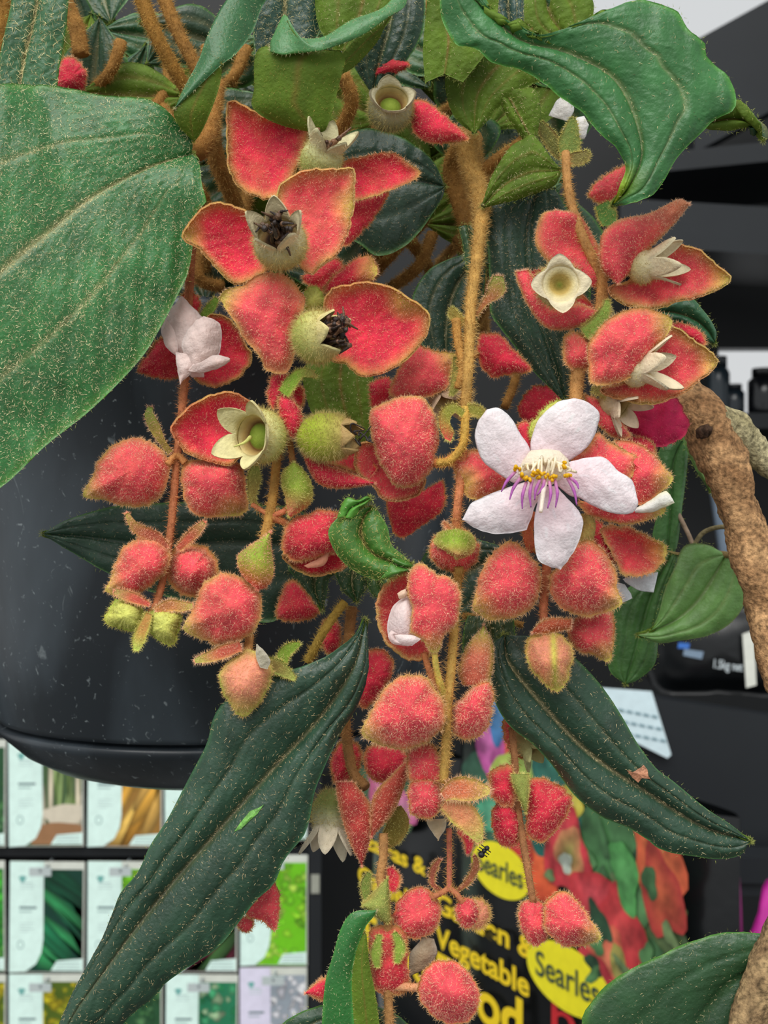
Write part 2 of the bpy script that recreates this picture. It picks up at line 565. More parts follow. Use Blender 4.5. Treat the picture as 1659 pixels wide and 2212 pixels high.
# ------------------------------------------------------------------ the flowering plant
PLANT_BASE = np.array([AX[0], AX[1], Z_RIM - 0.006])
PLANT = empty('flowering_plant', PLANT_BASE)
tag(PLANT, 'flowering plant with furry pink bracts, white flowers and hairy green leaves in the black pot', 'plant')

def tri_area(V, T):
    return np.linalg.norm(np.cross(V[T[:, 1]] - V[T[:, 0]], V[T[:, 2]] - V[T[:, 0]]), axis=1).sum() / 2 * 1e6

class Flower:
    def __init__(s, name, label, x, y, d):
        s.e = empty(name, W(x, y, d), PLANT)
        if label: s.e['label'] = label
        s.fz = Geo()
    def bract(s, S, name='bract', dens=1.0, hl=0.62, thick=0.4, back=0.35, mats=None, label=None):
        g = Geo()
        sheet(g, S, thick)
        o = g.build(name, mats or M_BRACT, s.e)
        if label: o['label'] = label
        a = tri_area(S.V, S.T)
        if dens > 0:
            hairs(s.fz, S.V, S.T, S.N, S.w, S.hcol, a * 19.0 * dens, hl * 0.85, 0.085, 0.55)
            if back > 0:
                hairs(s.fz, S.V - S.N * thick / 1000, S.T, S.N, S.w, S.hcol, a * 9.0 * dens * back, hl, 0.085, 0.5, side=-1)
            # fringe on the margin
            b = S.border
            nb = len(b)
            k = int(nb * 6 * dens)
            i = rng.integers(0, nb, k)
            p = S.V[b[i]] + (S.V[b[(i + 1) % nb]] - S.V[b[i]]) * rng.random((k, 1))
            tg = unit(S.V[b[(i + 1) % nb]] - S.V[b[i - 1]])
            outd = unit(np.cross(tg, S.N[b[i]]))
            cen = S.V.mean(0)
            outd *= np.sign((outd * (p - cen)).sum(1, keepdims=True))
            dr = unit(outd + rng.normal(size=(k, 3)) * 0.45)
            L = rng.uniform(0.4, 1.3, (k, 1)) * hl / 1000
            sd = unit(np.cross(dr, rng.normal(size=(k, 3)))) * 0.0425 / 1000
            cc = np.repeat(S.hcol[b[i]] * rng.uniform(0.8, 1.25, (k, 1)), 3, 0)
            s.fz.add(np.stack([p - sd, p + sd, p + dr * L], 1).reshape(-1, 3), T=np.arange(3 * k).reshape(-1, 3), col=cc)
        return o
    def bud(s, pts, d, h, pal='coral', dens=1.0, hl=0.62, back_h=None, **kw):
        f = radial(pts, d, h, pal, **kw)
        s.bract(f, 'bract', dens, hl, 0.3, 0.0)
        kw2 = dict(kw); kw2.pop('keel', None)
        b = radial(pts, d + 0.15, -(back_h if back_h else h * 0.9), pal, **kw2)
        g = Geo(); sheet(g, b, 0.3)
        g.build('bract', M_BRACT, s.e)
        hairs(s.fz, b.V - b.N * 0.0003, b.T, b.N, b.w, b.hcol, tri_area(b.V, b.T) * 3.5 * dens, hl, 0.085, 0.5, side=-1)
    def petal(s, S, name='petal', thick=0.18):
        g = Geo(); sheet(g, S, thick)
        return g.build(name, M_PETAL, s.e)
    def stalk(s, pts, r, col=(190, 132, 78), name='stalk', hcol=(226, 172, 108), hl=0.9, dens=1.0):
        g = Geo()
        tube_geo(g, np.array([W(*p) for p in pts]), r, col, hair=s.fz, hcol=hcol, hlen=hl, dens=dens)
        return g.build(name, M_STEM, s.e)
    def cup(s, x, y, d, axis, R, L, lobes=5, llen=3.0, flare=0.5, pal=((150, 168, 84), (236, 224, 178)), dens=1.0, fill='green', hl=0.8, ph=0.0, inner=(226, 208, 150), top_r=0.8, lobe_p=0.62):
        """hairy calyx cup; (x, y, d) = middle of the mouth; axis = (right, up, to viewer); R, L mm"""
        a = np.array([axis[0], -axis[2], axis[1]], float)
        a /= np.linalg.norm(a)
        ref = np.array([0, 0, 1.0]) if abs(a[2]) < 0.9 else np.array([1.0, 0, 0])
        t1 = unit(np.cross(ref, a)); t2 = np.cross(a, t1)
        c = W(x, y, d)
        M = 80
        th = np.linspace(0, 2 * math.pi, M, endpoint=False) + ph
        rad = np.cos(th)[:, None] * t1 + np.sin(th)[:, None] * t2
        prof = [(-L, 0.12), (-L * 0.95, 0.45), (-L * 0.8, 0.76), (-L * 0.55, 0.98), (-L * 0.3, 1.0), (-L * 0.1, 0.92), (0, top_r)]
        cols, rows, hw = [], [], []
        cg, cc = lin(pal[0]), lin(pal[1])
        for z, r in prof:
            rows.append(c + a * z / 1000 + rad * R * r / 1000)
            k = np.clip(1 + z / (L * 0.45), 0, 1) * 0.7
            cols.append(np.repeat((cg * (1 - k) + cc * k)[None], M, 0)); hw.append(np.ones(M))
        tri = 1 - np.abs(((th - ph) * lobes / (2 * math.pi)) % 1 - 0.5) * 2
        e = np.clip(tri * 1.08 - 0.04, 0, 1) ** lobe_p * llen
        e = np.maximum(e, 0.12) * (1 + 0.12 * np.sin(th * 2 + ph * 3))
        for k in (0.25, 0.5, 0.75, 1.0):
            fl = flare * (0.7 + 0.5 * k)
            rows.append(rows[6] + (a * math.cos(fl) + rad * math.sin(fl)) * (e * k)[:, None] / 1000)
            cols.append(np.repeat((cc * (1.0 - 0.06 * k))[None], M, 0)); hw.append(np.full(M, 0.25))
        V = np.vstack(rows); col = np.vstack(cols) * (1 + 0.06 * vnoise(np.vstack(rows), 1500, 3)[:, None])
        nr = len(rows)
        Q = grid_quads(nr, M, True)
        N = patch_normals(V, quads_to_tris(Q))
        out = np.vstack([rad] * nr)
        if (N * out).sum() < 0:
            Q = Q[:, ::-1]; N = -N
        # inner skin
        start = 5
        Vi = (V - N * 0.00035).reshape(nr, M, 3)[start:]
        ci = np.repeat((lin(inner))[None], M * (nr - start), 0)
        ci[M * 2:] = cc * 0.97
        fl0 = c - a * L * 0.12 / 1000
        g = Geo()
        g.add(V, Q=Q, col=col)
        ni = nr - start
        g.add(Vi.reshape(-1, 3), Q=grid_quads(ni, M, True)[:, ::-1] if False else grid_quads(ni, M, True), col=ci)
        # rim
        o1, o2 = (nr - 1) * M, nr * M + (ni - 1) * M
        j = np.arange(M)
        g.Q.append(np.stack([o1 + j, o1 + (j + 1) % M, o2 + (j + 1) % M, o2 + j], 1)); g.QM.append(np.zeros(M, int))
        g.build('calyx', M_CALYX, s.e)
        Tq = quads_to_tris(Q)
        ar = tri_area(V[:M * 7], quads_to_tris(grid_quads(7, M, True)))
        hc = np.vstack([np.repeat(lin((216, 200, 132))[None], M * 7, 0), np.repeat(cc[None], M * 4, 0)])
        hairs(s.fz, V, Tq, N, np.concatenate(hw), hc, ar * 15 * dens, hl, 0.08, 0.28)
        # floor of the cup
        g = Geo()
        r0 = R * top_r * 0.98
        rr = [0.0, 0.25, 0.5, 0.66, 0.85, 1.0]
        zz = [0.25, 0.22, 0.0, -0.9, -0.5, 0.15] if fill != 'cream' else [-0.6, -0.8, -0.2, 0.3, 0.5, 0.6]
        if fill == 'green': zz = [-0.5, -0.55, -0.8, -1.3, -0.6, 0.15]
        fc = {'green': [(150, 170, 70), (140, 160, 60), (120, 140, 50), (120, 84, 44), (190, 160, 100), inner],
              'cream': [(120, 130, 50), (150, 130, 60), (196, 168, 96), (226, 208, 150), (238, 224, 180), (240, 226, 186)],
              'brown': [(70, 50, 40), (60, 44, 36), (60, 44, 36), (90, 64, 44), (170, 140, 90), inner]}[fill]
        rows = [fl0 + a * z / 1000 + rad * r * r0 / 1000 for r, z in zip(rr, zz)]
        g.add(np.vstack(rows), Q=grid_quads(6, M, True), col=np.vstack([np.repeat(lin(q)[None], M, 0) for q in fc]))
        g.build('nectar_disc', M_CALYX, s.e)
        return a, t1, t2, c
    def dried(s, fr, R, n=16, rise=2.0, col=((46, 34, 30), (92, 66, 46))):
        a, t1, t2, c = fr
        g = Geo()
        for k in range(n):
            q = rng.uniform(0, 6.28); r = R * math.sqrt(rng.random()) * 0.8
            p = c + (t1 * math.cos(q) + t2 * math.sin(q)) * r / 1000
            p2 = p + a * rise * rng.uniform(0.4, 1) / 1000 + rng.normal(size=3) * 0.0007
            p3 = p2 + rng.normal(size=3) * 0.0010
            tube_geo(g, [p - a * 0.0012, p, p2, p3], [0.28, 0.34, 0.3, 0.12], col[k % 2], sides=5)
            blob(g, p2, 0.5 * rng.uniform(0.6, 1.2), col[(k + 1) % 2], k, nu=5, nv=6)
        g.build('dried_stamens', M_DRY, s.e)
    def done(s):
        if s.fz.n:
            tag(s.fz.build('fuzz', M_FUZZ, s.e, smooth=False), kind='stuff')

def petal_surf(A, B, d, bulge=0.5, tint=(238, 226, 236), tip=(244, 244, 250), mid=(250, 240, 240), Mid=None, veins=True, crinkle=0.13):
    S = loft(A, B, d, bulge, cols=(tint, tip, tint), nu=40, nv=21, rimw=0.7, Mid=Mid)
    k = np.clip(1 - S.U * 1.6, 0, 1)[:, None]
    S.col = S.col * (1 - k * 0.6) + lin(mid) * k * 0.6
    if veins:
        v = (np.abs(np.sin(S.S * 7 + 0.6 * np.sin(S.U * 5))) < 0.12)[:, None]
        S.col = np.where(v, np.minimum(S.col * 1.08, 1), S.col)
    S.V = S.V + S.N * ((crinkle * vnoise(S.xy, 0.05, 2) + 0.5 * crinkle * vnoise(S.xy, 0.13, 6)) / 1000.0)[:, None]
    S.N = patch_normals(S.V, S.T)
    S.under = S.col.copy()
    return S

# ---- leaves
LEAFC = dict(top=(44, 104, 58), vein=(196, 176, 120), under=(104, 132, 44))
def leaf(A, M, B, d, name='leaf', label=None, top=(52, 104, 54), under=(108, 138, 46), vein=(178, 166, 108), dens=1.0, hl=0.55, bow=1.2, groove=0.5, side=0.5, dust=0.0, hcol=(226, 214, 160), nu=64, nv=33, thick=0.45, hw=0.1, edge=(92, 150, 60), side_vein=0.35, parent=None, veins=True, wavy=0.5, clump=2.5, swap=False, ridge=0.2, tipcol=None, vw=0.045):
    S = loft(A, B, d, 0.0, nu=nu, nv=nv, Mid=M, cols=(top, top, under))
    s, u = S.S, S.U
    fade = np.clip(np.sin(np.pi * np.clip(u * 0.96 + 0.02, 0, 1)), 0, 1) ** 0.5
    hgt = bow * (np.sin(np.pi * np.abs(s)) * 0.75 + ridge * np.sin(np.pi * np.clip(np.abs(s) * 2 % 1, 0, 1)) * (side > 0)) * fade
    vm = np.exp(-(s / vw) ** 2)
    vs_ = np.exp(-((np.abs(s) - side) / (vw * 0.8)) ** 2) * fade
    hgt = hgt - groove * vm - groove * 0.6 * vs_
    hgt += wavy * vnoise(S.xy, 0.02, 3) * np.abs(s) + 0.09 * vnoise(S.xy, 0.09, 8)
    N0 = S.N
    S.V = S.V + N0 * (hgt / 1000.0)[:, None]
    S.N = patch_normals(S.V, S.T)
    nz = vnoise(S.xy, 0.015, 5)[:, None]
    col = lin(top) * (1 + 0.22 * nz)
    vmx = (np.clip(vm * 1.1, 0, 1) * (1 - 0.5 * u))[:, None] * (0.8 if veins else 0)
    vsx = (vs_ * side_vein)[:, None] * (1 if veins else 0)
    k = np.clip(vmx * 0.55 + vsx * 0.45, 0, 1)
    col = col * (1 - k) + lin(vein) * k
    ed = (np.clip((np.abs(s) - 0.93) / 0.07, 0, 1) * 0.7)[:, None]
    S.col = col * (1 - ed) + lin(edge) * ed
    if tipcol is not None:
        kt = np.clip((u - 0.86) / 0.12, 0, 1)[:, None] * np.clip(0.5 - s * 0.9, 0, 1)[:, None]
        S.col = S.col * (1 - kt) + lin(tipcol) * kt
    un = lin(under) * (1 + 0.2 * nz)
    ku = np.clip(vmx + vsx, 0, 1)
    S.under = un * (1 - ku) + lin((150, 116, 60)) * ku
    if swap:
        S.col, S.under = S.under, S.col
    g = Geo()
    sheet(g, S, thick, 0, 1)
    o = g.build(name, [M_UNDER, M_LEAF] if swap else [M_LEAF, M_UNDER], parent or PLANT)
    if label: o['label'] = label
    hg = Geo()
    ar = tri_area(S.V, S.T)
    w = 0.6 + clump * vm * (1 - 0.6 * u) + clump * 0.6 * vs_
    hc = np.repeat(lin(hcol)[None], len(S.V), 0)
    hairs(hg, S.V, S.T, S.N, w, hc, ar * 2.6 * dens, hl, hw, 0.8)
    hairs(hg, S.V - S.N * thick / 1000, S.T, S.N, w, np.repeat(lin((170, 150, 84))[None], len(S.V), 0), ar * 1.2 * min(dens, 1.2), hl * 0.9, 0.08, 0.55, side=-1)
    b = S.border
    i = np.repeat(b, 2)
    p = S.V[i] + rng.normal(size=(len(i), 3)) * 0.0002
    dr = unit(p - S.V[i - 0] + rng.normal(size=p.shape) * 0.00015)
    sd = unit(np.cross(dr, rng.normal(size=p.shape))) * 0.00004
    hg.add(np.stack([p - sd, p + sd, p + dr * 0.0006], 1).reshape(-1, 3), T=np.arange(3 * len(i)).reshape(-1, 3), col=np.repeat(lin((170, 178, 96))[None], 3 * len(i), 0))
    tag(hg.build('leaf_hairs', M_HAIR, o if parent is None or parent == PLANT else o, smooth=False), kind='stuff')
    return o

def leaf_two(pieces, d, label=None, name='leaf', **kw):
    """a folded leaf: several sheets joined in one mesh; pieces: (A, B, bulge, cols, is_under)"""
    g, hg = Geo(), Geo()
    for A, B, bulge, cols, under in pieces:
        S = loft(A, B, d, bulge, cols=cols, rimw=0.25, nu=40, nv=17)
        vm = np.exp(-(S.S / 0.07) ** 2)[:, None] * 0.5
        if under:
            S.col = S.col * (1 - vm) + lin((140, 112, 52)) * vm
        S.under = np.repeat(lin((52, 104, 58) if under else (104, 132, 40))[None], len(S.V), 0)
        sheet(g, S, 0.4, 1 if under else 0, 0 if under else 1)
        hc = lin((176, 166, 84) if under else (218, 210, 160))
        hairs(hg, S.V, S.T, S.N, S.w, np.repeat(hc[None], len(S.V), 0), tri_area(S.V, S.T) * 3.0 * kw.get('dens', 1.0), 0.5, 0.08, 0.6)
        b = S.border
        i = np.repeat(b, 2)
        p = S.V[i]
        dr = unit(rng.normal(size=p.shape))
        sd = unit(np.cross(dr, rng.normal(size=p.shape))) * 0.00004
        hg.add(np.stack([p - sd, p + sd, p + dr * 0.0006], 1).reshape(-1, 3), T=np.arange(3 * len(i)).reshape(-1, 3), col=np.repeat(hc[None], 3 * len(i), 0))
    o = g.build(name, [M_LEAF, M_UNDER], PLANT)
    if label: o['label'] = label
    tag(hg.build('leaf_hairs', M_HAIR, o, smooth=False), kind='stuff')
    return o

def stem(pts, r, name='stem', col=(176, 126, 72), hcol=(214, 170, 100), hl=1.0, dens=1.0, parent=None, hairy=True, label=None, mat=None):
    g, hg = Geo(), Geo()
    tube_geo(g, np.array([W(*p) for p in pts]), r, col, sides=10, hair=hg if hairy else None, hcol=hcol, hlen=hl, dens=dens)
    o = g.build(name, mat or M_STEM, parent or PLANT)
    if label: o['label'] = label
    if hairy:
        tag(hg.build('stem_hairs', M_HAIR, o, smooth=False), kind='stuff')
    return o

# ------------------------------------------------------------------ leaves in front
leaf([(415, 332, 4), (416, 304, 3), (388, 270, 2), (358, 236, 0), (324, 217), (287, 209), (236, 207), (189, 199), (125, 186), (78, 182), (0, 182, -4), (-120, 210, -6), (-240, 330, -8), (-310, 560, -8), (-330, 800, -8), (-300, 1050, -8)],
     [(415, 332, 4), (320, 362), (200, 425, -2), (100, 505, -5), (0, 588, -9), (-120, 700, -10), (-220, 860, -9), (-300, 1050, -8)],
     [(415, 332, 4), (430, 351, 2), (436, 398), (446, 438), (425, 456, 0), (418, 520, 1), (406, 590, 1), (380, 645), (350, 702), (300, 780, -2), (200, 882, -4), (100, 962, -6), (0, 1055, -8), (-120, 1120, -8), (-210, 1120, -8), (-300, 1050, -8)],
     213, label='largest broad leaf, dusted all over with pale hairs', top=(50, 110, 54), vein=(206, 190, 130), dens=3.6, hl=0.6, bow=1.3, hw=0.12, side_vein=0.4, clump=2.6, ridge=0.0, groove=0.35, vw=0.02, nv=97, nu=90, hcol=(236, 226, 176))
LEAF_LONG = leaf([(785, 1338, 4), (762, 1375, 2), (700, 1420), (620, 1450), (555, 1472), (488, 1512), (460, 1553), (447, 1605), (414, 1669), (388, 1719), (359, 1774), (325, 1825), (295, 1888), (257, 1930), (245, 1964), (228, 2015), (198, 2078), (173, 2133), (139, 2212), (110, 2290)],
     [(788, 1340, 4), (765, 1440), (692, 1551, 1), (591, 1660, 1), (485, 1778), (380, 1897, -1), (295, 2002, -2), (236, 2082, -3), (160, 2188, -4), (112, 2290, -4)],
     [(790, 1342, 4), (793, 1400, 3), (788, 1480, 2), (768, 1535, 2), (735, 1585, 1), (700, 1660), (680, 1710), (668, 1770), (656, 1806), (614, 1858), (592, 1909), (549, 1951), (506, 2006), (464, 2053), (397, 2095), (359, 2124), (329, 2158), (295, 2184), (250, 2225), (115, 2292)],
     209, label='long drooping dark leaf with dusty midrib beside the pot saucer', top=(44, 72, 54), vein=(150, 138, 92), dens=0.9, hl=0.65, bow=1.9, hcol=(214, 192, 146), hw=0.10, clump=3, side_vein=0.1, ridge=0.3, nv=65, vw=0.035, edge=(60, 110, 66))
LEAF_SCAB = leaf([(1085, 1372, 3), (1060, 1400), (1060, 1480), (1075, 1530), (1105, 1572), (1150, 1607), (1190, 1650), (1220, 1692), (1250, 1727), (1300, 1765), (1360, 1790), (1400, 1815), (1430, 1836), (1500, 1850), (1560, 1856), (1600, 1846), (1620, 1815)],
     [(1090, 1372, 3), (1098, 1430), (1160, 1510), (1240, 1598), (1310, 1655), (1400, 1712), (1460, 1752), (1530, 1790), (1620, 1815)],
     [(1095, 1372, 3), (1150, 1376, 2), (1205, 1392, 1), (1252, 1430), (1300, 1482), (1340, 1542), (1375, 1602), (1415, 1657), (1460, 1692), (1520, 1742), (1580, 1782), (1620, 1815)],
     215, label='long dark leaf with a brown scab pointing down to the fertiliser bags', top=(44, 72, 54), vein=(196, 178, 130), dens=1.0, hl=0.65, bow=2.0, hcol=(220, 200, 154), hw=0.10, clump=8, side_vein=0.12, edge=(74, 124, 60), ridge=0.15, nv=65, vw=0.04)
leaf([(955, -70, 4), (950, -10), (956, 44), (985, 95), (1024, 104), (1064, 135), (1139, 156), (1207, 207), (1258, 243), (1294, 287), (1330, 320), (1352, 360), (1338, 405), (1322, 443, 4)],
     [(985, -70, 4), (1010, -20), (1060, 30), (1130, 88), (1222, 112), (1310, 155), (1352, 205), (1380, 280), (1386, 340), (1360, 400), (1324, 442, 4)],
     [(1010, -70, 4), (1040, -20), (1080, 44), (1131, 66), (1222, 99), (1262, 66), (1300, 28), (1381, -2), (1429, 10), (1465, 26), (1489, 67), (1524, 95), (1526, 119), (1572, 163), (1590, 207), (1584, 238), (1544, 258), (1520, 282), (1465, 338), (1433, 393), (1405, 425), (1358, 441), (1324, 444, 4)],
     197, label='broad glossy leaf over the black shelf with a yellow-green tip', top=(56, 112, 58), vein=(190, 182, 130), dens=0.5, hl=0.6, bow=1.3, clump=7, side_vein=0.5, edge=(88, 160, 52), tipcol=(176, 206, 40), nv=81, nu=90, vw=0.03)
leaf([(150, -40), (148, 0), (143, 60), (130, 130), (118, 230)], [(85, -40), (80, 0), (68, 60), (50, 130), (35, 230)], [(30, -40), (25, 0), (14, 60), (-4, 130), (-30, 230)],
     222, label='narrow leaf with a band of white bristles above the largest leaf', top=(58, 104, 66), dens=2.4, hl=1.3, clump=6, side=0, bow=0.8, hw=0.14)
# folded leaf above the pink bracts
leaf_two([([(560, -60, 4), (489, 0, 2), (449, 74), (429, 130), (398, 189, -1), (377, 234, -2)], [(640, -60, 6), (575, 0, 5), (545, 70, 3), (506, 120), (476, 142, -1), (377, 236, -2)], 1.0, ((52, 104, 58), (62, 120, 66), (60, 90, 40)), False),
          ([(476, 138, -1), (429, 152, -1), (398, 189, -1), (376, 236, -2), (385, 270, -1), (419, 307, 2)], [(479, 135, -1), (478, 165), (469, 203), (449, 256, 1), (432, 290, 2), (419, 307, 2)], 0.5, ((104, 132, 40), (112, 140, 48), (60, 110, 60)), True)],
         214, label='folded leaf showing a bright yellow-green underside', dens=1.3)
leaf_two([([(630, 110, 0), (570, 100, 1), (550, 125, 1), (549, 189, 2), (546, 233, 3), (600, 268, 4), (690, 290, 4)], [(735, 108, 0), (746, 130), (740, 155), (732, 185, 1), (720, 235, 2), (706, 275, 3), (695, 290, 4)], 1.6, ((104, 132, 40), (112, 140, 48), (60, 100, 50)), True),
          ([(735, 120, 1), (790, 60, 2), (840, 30, 3), (870, 10, 4)], [(740, 160, 2), (770, 140, 3), (815, 90, 4), (838, 40, 4)], 0.6, ((104, 132, 40), (112, 140, 48), (60, 100, 50)), True),
          ([(583, 92, 0), (600, 55, 0), (615, 30, 0), (628, 51, -1), (638, 78, -1), (696, 80, -2), (757, 44, -1), (824, 18), (862, -20, 2)], [(583, 111, -1), (610, 118, -2), (635, 115, -2), (672, 112, -3), (709, 105, -3), (780, 78, -2), (838, 38, -1), (875, 14, 1), (880, -20, 2)], 0.8, ((74, 128, 74), (84, 146, 72), (80, 110, 40)), False)],
         211, label='curled leaf with olive underside and rolled teal rim', dens=1.2)
leaf([(915, -60), (922, 0), (914, 100), (918, 180)], [(960, -60), (962, 30), (968, 90), (960, 160)], [(1080, -60), (1075, 30), (1060, 100), (1000, 178)], 221, top=(40, 84, 50), under=(104, 132, 40), swap=True, side=0, dens=0.6, bow=0.8, groove=-0.3)
leaf([(1120, 40), (1020, 80), (967, 150), (964, 205), (986, 260), (1024, 290)], [(1150, 60), (1100, 120), (1060, 160), (1030, 210), (1024, 288)], [(1200, 110), (1172, 170), (1150, 182), (1083, 228), (1058, 256), (1026, 290)], 226,
     label='olive leaf underside hanging below the glossy leaf', top=(40, 84, 50), under=(104, 132, 40), swap=True, dens=0.8, bow=1.2, groove=-0.3)
leaf([(545, -60), (548, 0), (546, 70), (552, 130)], [(610, -60), (615, 0), (610, 60), (590, 140)], [(690, -60), (700, 0), (690, 70), (640, 140)], 226, top=(40, 72, 58), dens=3.2, hl=0.8, side=0)
leaf([(690, -60), (680, 0), (690, 60), (720, 110)], [(790, -60), (785, 0), (770, 50), (740, 110)], [(880, -60), (862, 0), (830, 60), (760, 120)], 224, top=(50, 80, 40), under=(104, 132, 40), swap=True, dens=1.0, groove=-0.4)
leaf([(780, 0), (770, 60), (760, 130), (800, 200)], [(850, -10), (840, 60), (820, 130), (805, 200)], [(920, -20), (915, 60), (880, 130), (810, 205)], 236, top=(44, 72, 54), dens=1.2)
leaf([(1160, 20), (1132, 0), (1128, 30), (1138, 66), (1190, 100), (1236, 97)], [(1180, -20), (1185, 20), (1200, 50), (1236, 96)], [(1230, -30), (1275, -5), (1282, 30), (1268, 66), (1238, 96)], 246, label='curled leaf back against the pale sky', top=(40, 70, 40), under=(104, 132, 40), swap=True, dens=0.5)
leaf([(1060, -40), (1052, 0), (1062, 40), (1100, 90)], [(1100, -40), (1098, 10), (1100, 50), (1105, 90)], [(1130, -40), (1132, 10), (1130, 60), (1110, 92)], 232, top=(50, 78, 70), dens=2.6, hl=0.8)
leaf([(1516, 262, -2), (1556, 236, -1), (1594, 215, -1), (1620, 240, -2), (1646, 268, -2), (1650, 302)], [(1516, 268, -2), (1570, 258), (1610, 262), (1640, 280), (1650, 303)], [(1516, 276, -2), (1570, 282), (1610, 276), (1636, 278, 1), (1644, 300, 1), (1650, 305)], 200, top=(40, 80, 48), under=(104, 132, 40), swap=True, dens=0.3, side=0)
leaf([(1040, 446, 0), (1062, 380), (1100, 320), (1131, 298), (1155, 292), (1186, 334), (1212, 366)], [(1042, 446), (1090, 400), (1140, 375), (1180, 370), (1212, 368)], [(1046, 448), (1060, 446), (1119, 431), (1191, 405), (1208, 385), (1212, 370)], 224,
     label='small olive leaf back with raised tan veins on the middle stem', top=(50, 92, 50), under=(104, 132, 40), swap=True, dens=2.0, groove=-0.5, vein=(180, 140, 80))
leaf([(1131, 298), (1100, 260), (1080, 220), (1075, 196)], [(1145, 296), (1120, 250), (1100, 215), (1076, 195)], [(1160, 294), (1168, 240), (1152, 190), (1077, 194)], 226, top=(50, 92, 50), under=(104, 132, 40), swap=True, dens=2.0, groove=-0.4, side=0)
leaf([(962, 402, 0), (935, 348), (881, 304), (824, 280), (780, 277), (729, 296), (700, 340)], [(962, 403), (900, 390), (840, 392), (770, 400), (700, 420)], [(962, 404), (949, 440), (888, 521), (821, 553), (777, 528), (730, 500), (700, 470)], 237,
     label='dull grey-green leaf behind the top pair of pink bracts', top=(44, 72, 54), vein=(96, 116, 96), dens=1.0, hcol=(206, 190, 146), hl=0.5)
leaf([(1150, 410), (1060, 440), (1048, 492), (1054, 546), (1058, 640), (1061, 681), (1099, 732), (1150, 799), (1218, 868)], [(1160, 410), (1140, 500), (1145, 600), (1170, 700), (1222, 868)], [(1200, 405), (1240, 480), (1270, 560), (1275, 650), (1250, 760), (1238, 820), (1226, 866)], 229,
     label='dark pointed leaf ending above the open white flower', top=(44, 72, 54), vein=(70, 96, 70), dens=1.4, hl=0.6, hcol=(206, 190, 146), bow=1.5)
leaf([(1405, 668), (1450, 650), (1491, 643), (1520, 672), (1548, 714), (1545, 742)], [(1400, 676), (1450, 674), (1500, 690), (1530, 715), (1545, 742)], [(1400, 690), (1440, 695), (1466, 700), (1500, 722), (1520, 737), (1544, 743)], 228, label='small smooth green leaf tip between two star calyxes', top=(44, 92, 58), dens=0.3, side=0)
leaf([(720, 1150), (640, 1098), (580, 1092), (520, 1084), (400, 1084), (280, 1090), (230, 1097), (150, 1121), (92, 1152)], [(730, 1190), (640, 1180), (520, 1170), (400, 1175), (280, 1172), (180, 1160), (92, 1153)], [(710, 1230), (650, 1265), (610, 1330), (565, 1345), (470, 1325), (400, 1302), (300, 1270), (230, 1236), (150, 1190), (92, 1155)], 236,
     label='dark pointed leaf lying against the black pot behind green buds', top=(44, 72, 54), vein=(96, 116, 96), dens=0.5, hl=0.5, hcol=(206, 190, 146), bow=1.2)
leaf([(1659, 2370), (1470, 2400), (1300, 2330), (1256, 2212), (1282, 2160), (1330, 2112), (1400, 2076), (1480, 2040), (1560, 2016), (1659, 2020), (1800, 2060)], [(1659, 2390), (1560, 2330), (1500, 2250), (1540, 2170), (1600, 2110), (1700, 2080), (1800, 2065)], [(1670, 2380), (1720, 2340), (1760, 2260), (1790, 2180), (1800, 2075)], 214,
     label='dark broad leaf under the bare brown twig', top=(44, 76, 46), dens=0.6, hl=0.5, vein=(60, 90, 50), hcol=(206, 190, 146), side_vein=0.1)
leaf_two([([(813, 1966), (763, 1970), (737, 2004), (720, 2061), (702, 2126), (694, 2230)], [(816, 1968), (806, 1982), (789, 2004), (768, 2061), (760, 2126), (766, 2230)], 1.0, ((50, 112, 52), (74, 150, 60), (90, 110, 40)), False),
          ([(786, 2012), (768, 2061), (760, 2126), (766, 2230)], [(792, 2020), (798, 2083), (811, 2148), (822, 2230)], 0.6, ((104, 132, 40), (112, 140, 48), (60, 100, 50)), True)], 209, label='narrow leaf folded along its midrib among the lowest buds', dens=1.0)
leaf([(560, 2290), (600, 2225), (640, 2190), (700, 2172), (780, 2165)], [(600, 2290), (660, 2250), (720, 2220), (790, 2190)], [(700, 2310), (760, 2280), (790, 2250), (800, 2200)], 218, top=(44, 72, 50), dens=0.5)
leaf([(780, 2160), (830, 2180), (870, 2200), (920, 2260)], [(780, 2190), (820, 2210), (860, 2240), (915, 2270)], [(770, 2230), (790, 2260), (840, 2290), (910, 2280)], 220, top=(44, 72, 50), dens=0.5)
# small curled leaf in the middle
leaf([(800, 1094), (770, 1092), (740, 1108), (711, 1141), (714, 1172), (732, 1204), (758, 1229), (792, 1247), (830, 1252), (890, 1222)], [(805, 1095), (785, 1120), (780, 1155), (800, 1190), (835, 1208), (890, 1221)], [(812, 1098), (822, 1112), (838, 1141), (846, 1177), (867, 1196), (891, 1219)], 204,
     label='small cupped green leaf among the pink buds', top=(70, 116, 44), vein=(150, 130, 80), dens=3.4, hl=0.75, bow=2.2, hcol=(216, 198, 120), groove=0.8, side=0)
leaf([(728, 1118), (740, 1085), (753, 1074), (772, 1080), (790, 1072), (800, 1074)], [(745, 1118), (755, 1100), (768, 1092), (785, 1084), (800, 1076)], [(760, 1122), (772, 1110), (778, 1098), (792, 1090), (801, 1078)], 202.5, top=(88, 150, 56), dens=0.8, side=0, veins=False, bow=1.0)
leaf([(846, 1200), (880, 1212), (892, 1222)], [(846, 1215), (870, 1225), (888, 1228)], [(820, 1252), (850, 1246), (884, 1232)], 203, top=(70, 122, 44), dens=1.5, side=0, veins=False)
